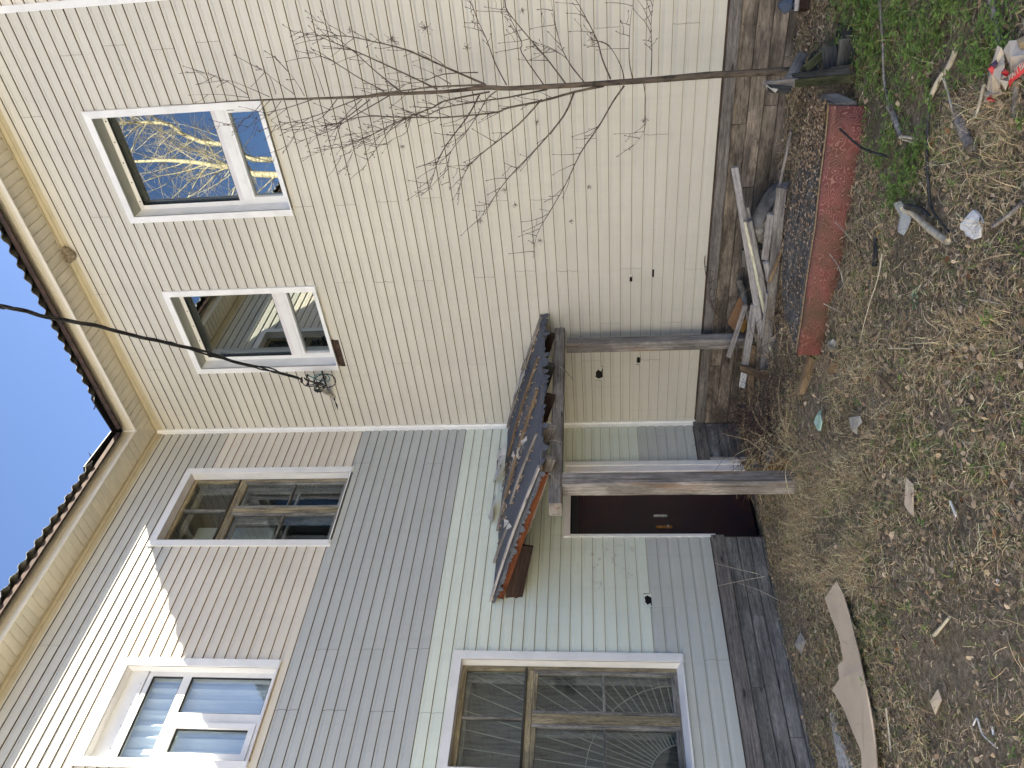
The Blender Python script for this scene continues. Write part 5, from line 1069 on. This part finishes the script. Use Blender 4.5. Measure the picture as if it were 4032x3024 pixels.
sheet_obj('cardboard_scrap', [U_(1155,1190),U_(1182,1250),U_(1138,1342),U_(1110,1265)], .005, M['card'], 'small diamond shaped cardboard scrap on the bare soil', 'cardboard', h=.02, edge=M['cardedge'])
sheet_obj('cardboard_scrap', [U_(332,850),U_(368,905),U_(343,980),U_(302,930)], .004, M['greyrag'], 'small greyish diamond shaped cardboard scrap by the base boards of the left wing', 'cardboard', h=.02, edge=M['cardedge'])
sheet_obj('cardboard_scrap', [V_(965,1325),V_(985,1345),V_(1010,1370),V_(1005,1450),V_(1003,1560),V_(975,1530),V_(950,1490),V_(955,1400)], .003, M['card'], 'narrow torn brown paper piece on the grass in front of the left post', 'paper', h=.035)
sheet_obj('paper_strip', [V_(1217,1463),V_(1228,1468),V_(1265,1550),V_(1252,1562)], .006, M['paper'], 'bright white folded paper strip on the grass', 'paper', h=.04)
sheet_obj('rag', [V_(450,925),V_(470,955),V_(478,1000),V_(465,1050),V_(450,1048),V_(430,1000),V_(412,985),V_(432,965)], .008, M['mintrag'], 'pale mint green rag by the dry brush', 'rag', h=.06, jit=.02)
sheet_obj('paper_piece', [V_(622,972),V_(655,962),V_(692,962),V_(695,1000),V_(680,1030),V_(662,1072),V_(645,1050),V_(628,1020)], .003, M['greyrag'], 'beige crumpled paper piece right of the mint rag', 'paper', h=.045, jit=.012)
sheet_obj('paper_piece', [X_(1365,1245),X_(1398,1270),X_(1407,1310),X_(1402,1370),X_(1390,1410),X_(1355,1422),X_(1318,1395),X_(1305,1372),X_(1288,1362),X_(1305,1330),X_(1325,1270)], .012, M['paper'], 'crumpled bluish white paper in the open grass', 'paper', h=.03, jit=.014)
sheet_obj('plastic_film', [X_(895,1205),X_(925,1195),X_(948,1215),X_(945,1250),X_(982,1290),X_(975,1350),X_(948,1398),X_(925,1375),X_(895,1325),X_(912,1290)], .002, M['film'], 'torn grey plastic film beside the split branch', 'plastic', h=.035, jit=.015)
sheet_obj('bag_scrap', [(3925, 2280), (3932, 2283), (3931, 2300), (3926, 2298)], .004, M['paper'], 'tiny white chip near the bottom of the bare soil', 'paper', h=.02)
def strand(name, px, rad, mat, label, cat, h=.03, n=6, taper=.7):
    ps = smooth_path([gpt(X, Y, h) for X, Y in px], 3); return tube(name, ps, [rad*(1-(1-taper)*i/(len(ps)-1)) for i in range(len(ps))], M[mat], None, n, label=label, cat=cat)
strand('white_string', [U_(1357,1405),U_(1380,1362),U_(1395,1410),U_(1415,1460),U_(1450,1495),U_(1500,1540)], .004, 'paper', 'bent white plastic cord on the bare soil', 'cord', .015, taper=1)
strand('paper_stick', [U_(1468,1412),U_(1478,1462)], .005, 'paper', 'short straight white stick next to the bent cord', 'stick', .015, taper=1)
strand('stick', [X_(800,0),X_(812,120),X_(822,300),X_(828,470),X_(850,590),X_(870,660)], .010, 'graywood', 'long grey stalk lying across the green weeds', 'stick', .04)
strand('stick', [X_(1255,295),X_(1215,390),X_(1150,480),X_(1090,612)], .014, 'stonewhite', 'pale peeled stick lying in the weeds', 'stick', .03, taper=.9)
strand('stick', [X_(1465,-10),X_(1478,90),X_(1500,180),X_(1512,265)], .016, 'graywood', 'thick grey twig running from the picture edge to the torn bag', 'stick', .03)
strand('stick', [X_(1100,600),X_(1088,750),X_(1082,900),X_(1090,1080),X_(1105,1220),X_(1150,1300),X_(1215,1380)], .009, 'darkwood', 'long thin blackish cane curving through the grass', 'stick', .04)
strand('stick', [X_(1178,455),X_(1210,560),X_(1240,680)], .007, 'stonewhite', 'thin pale stalk right of the peeled stick', 'stick', .04)
strand('stick', [X_(1422,500),X_(1400,600),X_(1372,700)], .009, 'stonewhite', 'pale short stick just left of the torn bag', 'stick', .04)
strand('stick', [X_(860,630),X_(890,700),X_(925,810)], .020, 'graywood', 'short thick grey branch with a splintered end', 'stick', .03)
strand('splinter', [X_(925,815),X_(970,815),X_(1022,830)], .010, 'stonewhite', 'pale upper splinter at the end of the short thick branch', 'splinter', .04)
strand('splinter', [X_(940,830),X_(985,840),X_(1010,860)], .007, 'stonewhite', 'pale lower splinter at the end of the short thick branch', 'splinter', .035)
strand('stick', [X_(1265,680),X_(1300,780),X_(1345,880)], .026, 'graywood', 'thick grey broken branch near the torn bag', 'log', .03, taper=1)
strand('split_branch', [X_(945,1235),X_(1000,1262),X_(1060,1320),X_(1120,1375),X_(1205,1435)], .022, 'stonewhite', 'split pale branch with dark bark beside the grey film', 'branch', .035, taper=.8)
strand('stick', [X_(960,1225),X_(1050,1250),X_(1100,1295)], .018, 'darkwood', 'dark barked upper half of the split branch', 'branch', .05, taper=.7)
strand('stick', [X_(1659,1200),X_(1580,1270),X_(1475,1345)], .012, 'graywood', 'grey branch entering from the picture edge below the crumpled paper', 'stick', .03)
strand('stick', [V_(795,725),V_(840,770),V_(895,825)], .011, 'tanwood', 'short tan stick with a cut end in the middle of the grass', 'stick', .035, taper=1)
strand('stick', [U_(840,1300),U_(855,1430),U_(868,1565)], .006, 'stonewhite', 'straight pale stalk in front of the big cardboard', 'stick', .03)
strand('stick', [U_(1125,870),U_(1165,825),U_(1215,765)], .010, 'stonewhite', 'short pale twig on the soil right of the big cardboard', 'stick', .02)
strand('stick', [X_(1620,480),X_(1605,600),X_(1595,700)], .014, 'graywood', 'grey stalk under the torn bag', 'stick', .02)
strand('stick', [X_(850,930),X_(700,880),X_(560,760),X_(440,640),X_(380,560)], .008, 'darkwood', 'long dark thin branch lying over the right end of the sofa base', 'branch', .16)
strand('stick', [V_(855,560),V_(925,560),V_(995,562)], .004, 'stonewhite', 'thin straight straw lying crosswise in the grass', 'stalk', .04)
strand('black_clip', [X_(775,1420),X_(780,1490),X_(772,1580)], .015, 'black', 'black plastic pipe stub on the grass before the sofa base', 'pipe', .03, n=8, taper=1)
lump('birch_log', [gpt(*U_(545, 1330), -.015), gpt(*U_(600, 1500), -.03), gpt(*U_(640, 1660), -.03), gpt(*U_(680, 1850), -.03)], [.03, .075, .09, .09], simple('old_birch_bark', (.42, .40, .37), .9, .4, 18, dark=(.06, .055, .05), stretch=(3, 1, 1), bmp=.8), 12, 4, .2, label='weathered grey log lying behind the big cardboard sheet', cat='log')
# wood block, glass jar
blk = thing('wood_block', gpt(*V_(535, 640)), 'small cut block of wood at the left end of the sofa base', 'wood'); c0 = gpt(*V_(537, 640)); rounded('block', [c0+Vector(q) for q in ((-.05, -.03, .05), (.06, -.05, .05), (.06, -.05, .0), (-.05, -.03, .0))], .07, M['tanwood'], blk)
c0 = gpt(*V_(520, 545), .03); lump('crushed_can', [c0+Vector((-.03, .02, 0)), c0, c0+Vector((.04, -.02, .01))], [.025, .035, .028], M['metal'], 9, 2, .4, label='crushed silvery can beside the wood block', cat='can')
c0 = atR(*(2000+.66305*1580, 1000+.66305*862), .75); rounded('white_plastic_piece', [c0+Vector(q) for q in ((-.02, 0, -.02), (.02, 0, -.02), (.02, 0, .02), (-.02, 0, .02))], .04, M['paper'], label='small white plastic cap between the pile and the brush', cat='cap')
R3 = lambda x, y: (2000+.66305*x, 1000+.66305*y)
tube('navy_tube', [atR(*R3(1370, 905), .45), atR(*R3(1480, 905), .5)], .020, M['navy'], None, 8, label='dark blue plastic tube standing at the left end of the woodpile', cat='tube')
tube('navy_tube', [atL(*R3(1440, 1258), .7), atL(*R3(1540, 1262), .75)], .016, M['navy'], None, 8, label='dark blue plastic tube behind the left porch post', cat='tube')
sheet_obj('foam_sheet', [R3(1570, 1300), R3(1590, 1240), R3(1650, 1200), R3(1690, 1230), R3(1670, 1310)], .05, M['ochre'], 'ochre foam sheet lying right of the left porch post', 'foam', h=.02, jit=.01)
sheet_obj('board_scrap', [R3(1530, 1200), R3(1570, 1130), R3(1600, 1160), R3(1560, 1250)], .02, M['graywood'], 'grey board scrap on the ground between the corner and the left post', 'wood', h=.06, jit=.02)
lump('rag', [atR(*R3(1370, 1040), .1), atR(*R3(1380, 1070), .15)], [.02, .03], M['paper'], 7, 3, .5, label='small white crumpled tissue at the inner corner', cat='paper')
lump('tissue', [atL(*R3(1470, 1240), .5), atL(*R3(1480, 1255), .5)], [.02, .025], M['paper'], 7, 4, .5, label='small white crumpled tissue behind the left porch post', cat='paper')
# things at the picture's right upper corner
lump('blue_rag', [atR(*S(615, 60), .3), atR(*S(690, 65), .35), atR(*S(760, 60), .4)], [.03, .05, .03], M['bluerag'], 9, 6, .4, label='dark blue rag at the wall foot far right', cat='rag')
plank('brick_board', atR(*S(850, 110), .55), atR(*S(860, -60), .5), .10, .09, M['reddark'], None, up=(0, 0, 1), label='short reddish timber block beside the blue rag', cat='wood')
plank('pale_stub', atR(*S(790, 120), .60), atR(*S(800, -40), .58), .03, .03, M['palewood'], None, label='pale narrow stick lying against the reddish timber block', cat='wood')
strand('vine', [(2862, 985), (2868, 1000), (2880, 1090)], .003, 'twig', 'thin dead twig at the wall foot', 'twig', .2)
bpy.data.objects.remove(bpy.data.objects['vine'])
# ---------------------------------------------------------------- torn printed bag
bag = thing('paper_bag', gpt(3960, 350), 'torn crumpled paper bag with red print and white lettering', 'bag')
Bq = lambda x, y: (3850+.12053*x, 200+.12053*y)
def crumple(name, px, mat, h, seed, hs=None, thick=.002, n_in=0):
    r = random.Random(seed); ps = [gpt(X, Y, h+(hs[i] if hs else r.uniform(0, .03))) for i, (X, Y) in enumerate(px)]; ctr = sum(ps, Vector())/len(ps)+Vector((0, 0, .02)); n = len(ps)
    v = [ctr]+ps+[ctr-Vector((0, 0, thick))]+[p-Vector((0, 0, thick)) for p in ps]; f = [(0, 1+i, 1+(i+1) % n) for i in range(n)]+[(n+1, n+2+(i+1) % n, n+2+i) for i in range(n)]+[(1+i, n+2+i, n+2+(i+1) % n, 1+(i+1) % n) for i in range(n)]
    return mesh(name, v, f, mat, bag)
crumple('panel', [Bq(590,0),Bq(640,-180),Bq(760,-100),Bq(840,100),Bq(860,400),Bq(870,620),Bq(760,700),Bq(720,1020),Bq(700,1200),Bq(640,1330),Bq(480,1370),Bq(330,1300),Bq(300,1250),Bq(370,750),Bq(450,400)], M['bagpaper'], .06, 1)
crumple('panel', [Bq(820,0),Bq(1020,-330),Bq(1300,-350),Bq(1510,-100),Bq(1800,100),Bq(1700,250),Bq(1380,420),Bq(1150,650),Bq(1070,720),Bq(1040,480),Bq(920,200)], M['bagpaper'], .05, 2)
crumple('panel', [Bq(1250,-360),Bq(1500,-480),Bq(1700,-480),Bq(1800,-200),Bq(1600,0),Bq(1400,0)], M['bagkraft'], .03, 5)
crumple('panel', [Bq(330,1300),Bq(480,1380),Bq(640,1340),Bq(720,1250),Bq(810,1400),Bq(640,1480),Bq(500,1560),Bq(360,1659),Bq(180,1659),Bq(250,1530),Bq(220,1400)], M['bagpaper'], .03, 3)
crumple('panel', [Bq(760,720),Bq(860,640),Bq(900,820),Bq(960,880),Bq(1000,1000),Bq(900,1280),Bq(800,1120),Bq(730,1000)], M['bagpaper'], .055, 7)
crumple('red_patch', [Bq(870,560),Bq(960,660),Bq(1020,780),Bq(910,840),Bq(880,700)], M['bagred'], .075, 8)
crumple('red_patch', [Bq(390,1460),Bq(440,1420),Bq(470,1560),Bq(560,1600),Bq(540,1659),Bq(340,1659),Bq(320,1550)], M['bagred'], .06, 9)
crumple('red_mark', [Bq(540,410),Bq(590,430),Bq(560,520),Bq(520,600),Bq(500,740),Bq(460,785),Bq(430,720),Bq(440,560),Bq(480,450)], M['bagred'], .092, 10, hs=[0]*9)
crumple('navy_mark', [Bq(600,290),Bq(640,430),Bq(600,540),Bq(530,600),Bq(560,520),Bq(590,430),Bq(540,400),Bq(500,400)], M['bagnavy'], .09, 11, hs=[0]*8)
stp = [(Bq(1000,1000), Bq(1030,1190)), (Bq(1070,830), Bq(1150,990)), (Bq(1200,690), Bq(1290,900)), (Bq(1300,560), Bq(1440,770)), (Bq(1400,420), Bq(1560,640)), (Bq(1560,300), Bq(1700,560)), (Bq(1760,180), Bq(1860,430))]
sv = [];
for (a_, b_) in stp: sv += [gpt(*a_, .085), gpt(*b_, .06)]
mesh('red_band', sv+[p-Vector((0, 0, .002)) for p in sv], [(2*i, 2*i+1, 2*i+3, 2*i+2) for i in range(6)]+[(14+2*i, 14+2*i+2, 14+2*i+3, 14+2*i+1) for i in range(6)], M['bagred'], bag)
# lettering along the band
for ch, (x, y), sz, rot in (('И', (1085, 860), .022, 0), ('A', (1190, 785), .026, 0), ('Л', (1280, 700), .026, 0), ('Г', (1350, 615), .026, 0), ('B', (1450, 520), .03, 0), ('I', (1530, 450), .03, 0)):
    cu_ = bpy.data.curves.new('letter', 'FONT'); cu_.body = ch; cu_.size = sz*1.3; cu_.extrude = .0006; cu_.align_x = 'CENTER'; cu_.align_y = 'CENTER'; cu_.materials.append(M['bagpaper'])
    i_ = max(0, min(5, int((x-1000)/110))); p = gpt(*Bq(x, y), .086); ex = (gpt(*Bq(x+120, y-105), .086)-p).normalized(); nz = Vector((0.1, -.25, 1)).normalized(); ey = nz.cross(ex).normalized()
    if ey.dot(gpt(*Bq(x-60, y-80), .086)-p) < 0: nz = -nz; ey = -ey
    nz = ex.cross(ey)
    tmp = bpy.data.objects.new('tmp', cu_); me_ = bpy.data.meshes.new_from_object(tmp); bpy.data.objects.remove(tmp); bpy.data.curves.remove(cu_)
    lo = bpy.data.objects.new('letter', me_); link(lo, bag, Matrix(((ex.x, ey.x, nz.x, p.x), (ex.y, ey.y, nz.y, p.y), (ex.z, ey.z, nz.z, p.z+.004), (0, 0, 0, 1))))
# ---------------------------------------------------------------- dry brush in the corner, vine against the wall
def brush(name, pix, n, spread, label, cat, rad=.0035, seed=0, mat='twig', parent=None):
    b_ = MB(); r = random.Random(seed)
    for k in range(n):
        X, Y = r.choice(pix); p = gpt(X+r.uniform(-40, 40), Y+r.uniform(-60, 60), .0); p.y = min(p.y, -.15); p.x = max(p.x, .12); dv = Vector((r.uniform(-1, 1), r.uniform(-1, 1), r.uniform(.2, 1.2))).normalized(); L_ = r.uniform(.25, spread); q = [p.copy()]
        for s_ in range(6):
            dv = (dv+Vector((r.uniform(-.35, .35), r.uniform(-.35, .35), -.22+r.uniform(-.2, .2)))).normalized(); p = p+dv*L_/6; p.z = max(p.z, float(gz(p.x, p.y))+.01); p.y = min(p.y, -.06); p.x = max(p.x, .06); q.append(p.copy())
            if r.random() < .6: d2 = (dv+Vector((r.uniform(-1, 1), r.uniform(-1, 1), r.uniform(-.4, .8)))).normalized(); b_.tube([p, p+d2*.03, p+d2*.07], [rad*.5, rad*.4, rad*.3], 3)
        b_.tube(q, [rad*(1-.1*s_) for s_ in range(7)], 4)
    return b_.build(name, M[mat], parent, label=label, cat=cat, kind='stuff')
brush('dry_brush', [R3(1500, 900), R3(1560, 1000), R3(1500, 1080), R3(1620, 960), R3(1450, 1000), R3(1600, 1100)], 260, .75, 'tangled dry brown brush on the ground by the inner corner', 'brush', .003, 2)
brush('dry_stalks', [R3(1600, 1150), R3(1560, 1220), R3(1650, 1100), R3(1680, 1200)], 170, .6, 'pale dry bent stalks right of the left porch post', 'stalks', .003, 5, 'straw')
brush('fine_brush', [(3180, 620), (3230, 760), (3150, 520), (3300, 900), (3080, 1150), (3160, 1300), (3000, 1420)], 120, .45, 'thin dry stems sticking up around the sofa base', 'stems', .002, 9, 'straw')
brush('pile_brush', [Q(1400, 700), Q(1350, 950), Q(1300, 1150), Q(1450, 1300), Q(1350, 1400), Q(1300, 500)], 90, .5, 'brown dead weed stems growing through the woodpile', 'stems', .0022, 10)
def stalk(pts, rad, mt_, label, cat, dd):
    ps = smooth_path([atR(X, Y, d) for (X, Y), d in zip(pts, dd)], 4); return tube('dry_stalk', ps, [rad*(1-.6*i/(len(ps)-1)) for i in range(len(ps))], M[mt_], None, 5, label=label, cat=cat)
stalk([R3(1640,1150), R3(1530,1080), R3(1500,1000), R3(1478,900), R3(1480,760), R3(1500,690)], .009, 'tanwood', 'thick curved brown stem rising from the brush to the cross board', 'stem', [.8, .7, .65, .6, .55, .5])
stalk([R3(1659,940), R3(1560,1060), R3(1530,1130), R3(1545,1200), R3(1600,1250)], .008, 'tanwood', 'hooked brown stem in the dry brush', 'stem', [1.0, .9, .8, .9, 1.0])
vb = MB(); vp_ = smooth_path([atR(*Q(x, y), d) for x, y, d in ((490, 20, .03), (480, 90, .03), (510, 330, .04), (560, 540, .06), (640, 680, .12), (760, 800, .2), (860, 1060, .45), (960, 1180, .6))], 5); vb.tube(vp_, [.004*(1-.5*i/(len(vp_)-1)) for i in range(len(vp_))], 5); r = random.Random(4)
for i in range(6, len(vp_)-3):
    for k in range(2): d_ = Vector((r.uniform(-1, 1), -.25, r.uniform(-1, .3))).normalized(); L_ = r.uniform(.06, .22); m_ = vp_[i]+d_*L_*.5+Vector((0, 0, .01)); vb.tube([vp_[i], m_, vp_[i]+d_*L_], [.002, .0016, .001], 3)
vb.build('dead_vine', M['twig'], None, label='thin bare bramble leaning on the base boards above the woodpile', cat='vine')
for k, (px, lab) in enumerate((([X_(460,1235), X_(550,1330), X_(650,1440)], 'thin pale straw slanting over the red fabric'), ([V_(470,295), V_(600,360)], 'thin pale straw pointing away from the dented end of the red fabric'), ([X_(730,-10), V_(790,150), V_(740,300), V_(682,520)], 'long pale straw standing left of the open grass'), ([V_(505,0), V_(560,80), V_(590,190)], 'long thin bent straw before the red fabric'), ([V_(1390,270), V_(1540,300)], 'pale thick straw by the picture\'s lower middle'))):
    if k == 2: px = [V_(815,0), V_(790,150), V_(740,300), V_(682,520)]
    strand('straw', px, .004, 'stonewhite', lab, 'stalk', .10 if k != 4 else .04, 5, .5)
# tall thin stems before the base boards of the left wing
for k, (a_, b_) in enumerate(((U_(200, 340), U_(-250+0, 0)),)): pass
for pts, lab in (([T3 for T3 in ((2995, 2262), (2880, 2235), (2778, 2208))], 'thin pale stem rising before the siding left of the door'), ([(3100, 2380), (2990, 2325), (2905, 2295)], 'thin pale stem leaning over the grey base boards'), ([(3010, 2270), (2905, 2290), (2800, 2312)], 'thin pale stem crossing the grey base boards')):
    ps = smooth_path([atL(X, Y, .3-.05*i) for i, (X, Y) in enumerate(pts)], 3); tube('dry_stalk', ps, [.003*(1-.6*i/(len(ps)-1)) for i in range(len(ps))], M['stonewhite'], None, 4, label=lab, cat='stem')
# small green seedling in the open grass
gp = gpt(*V_(1030, 270)); pl = thing('green_plant', gp, 'small grey green leafy plant alone in the open grass', 'plant'); r = random.Random(6)
for k in range(9):
    a_ = 2*PI*k/9; d_ = Vector((math.cos(a_), math.sin(a_), .5)).normalized(); s_ = Vector((-math.sin(a_), math.cos(a_), 0)); L_ = r.uniform(.05, .08); o_ = gp+Vector((0, 0, .01)); up_ = Vector((0, 0, -.012))
    mesh('leaf', [o_, o_+d_*L_*.4+s_*.014, o_+d_*L_*.8+s_*.012+up_, o_+d_*L_+up_*2, o_+d_*L_*.8-s_*.012+up_, o_+d_*L_*.4-s_*.014], [(0, 1, 2, 3), (0, 3, 4, 5)], simple('sage_leaf', (.10, .17, .10), .7, .2, 20) if k == 0 else bpy.data.materials['sage_leaf'], pl)
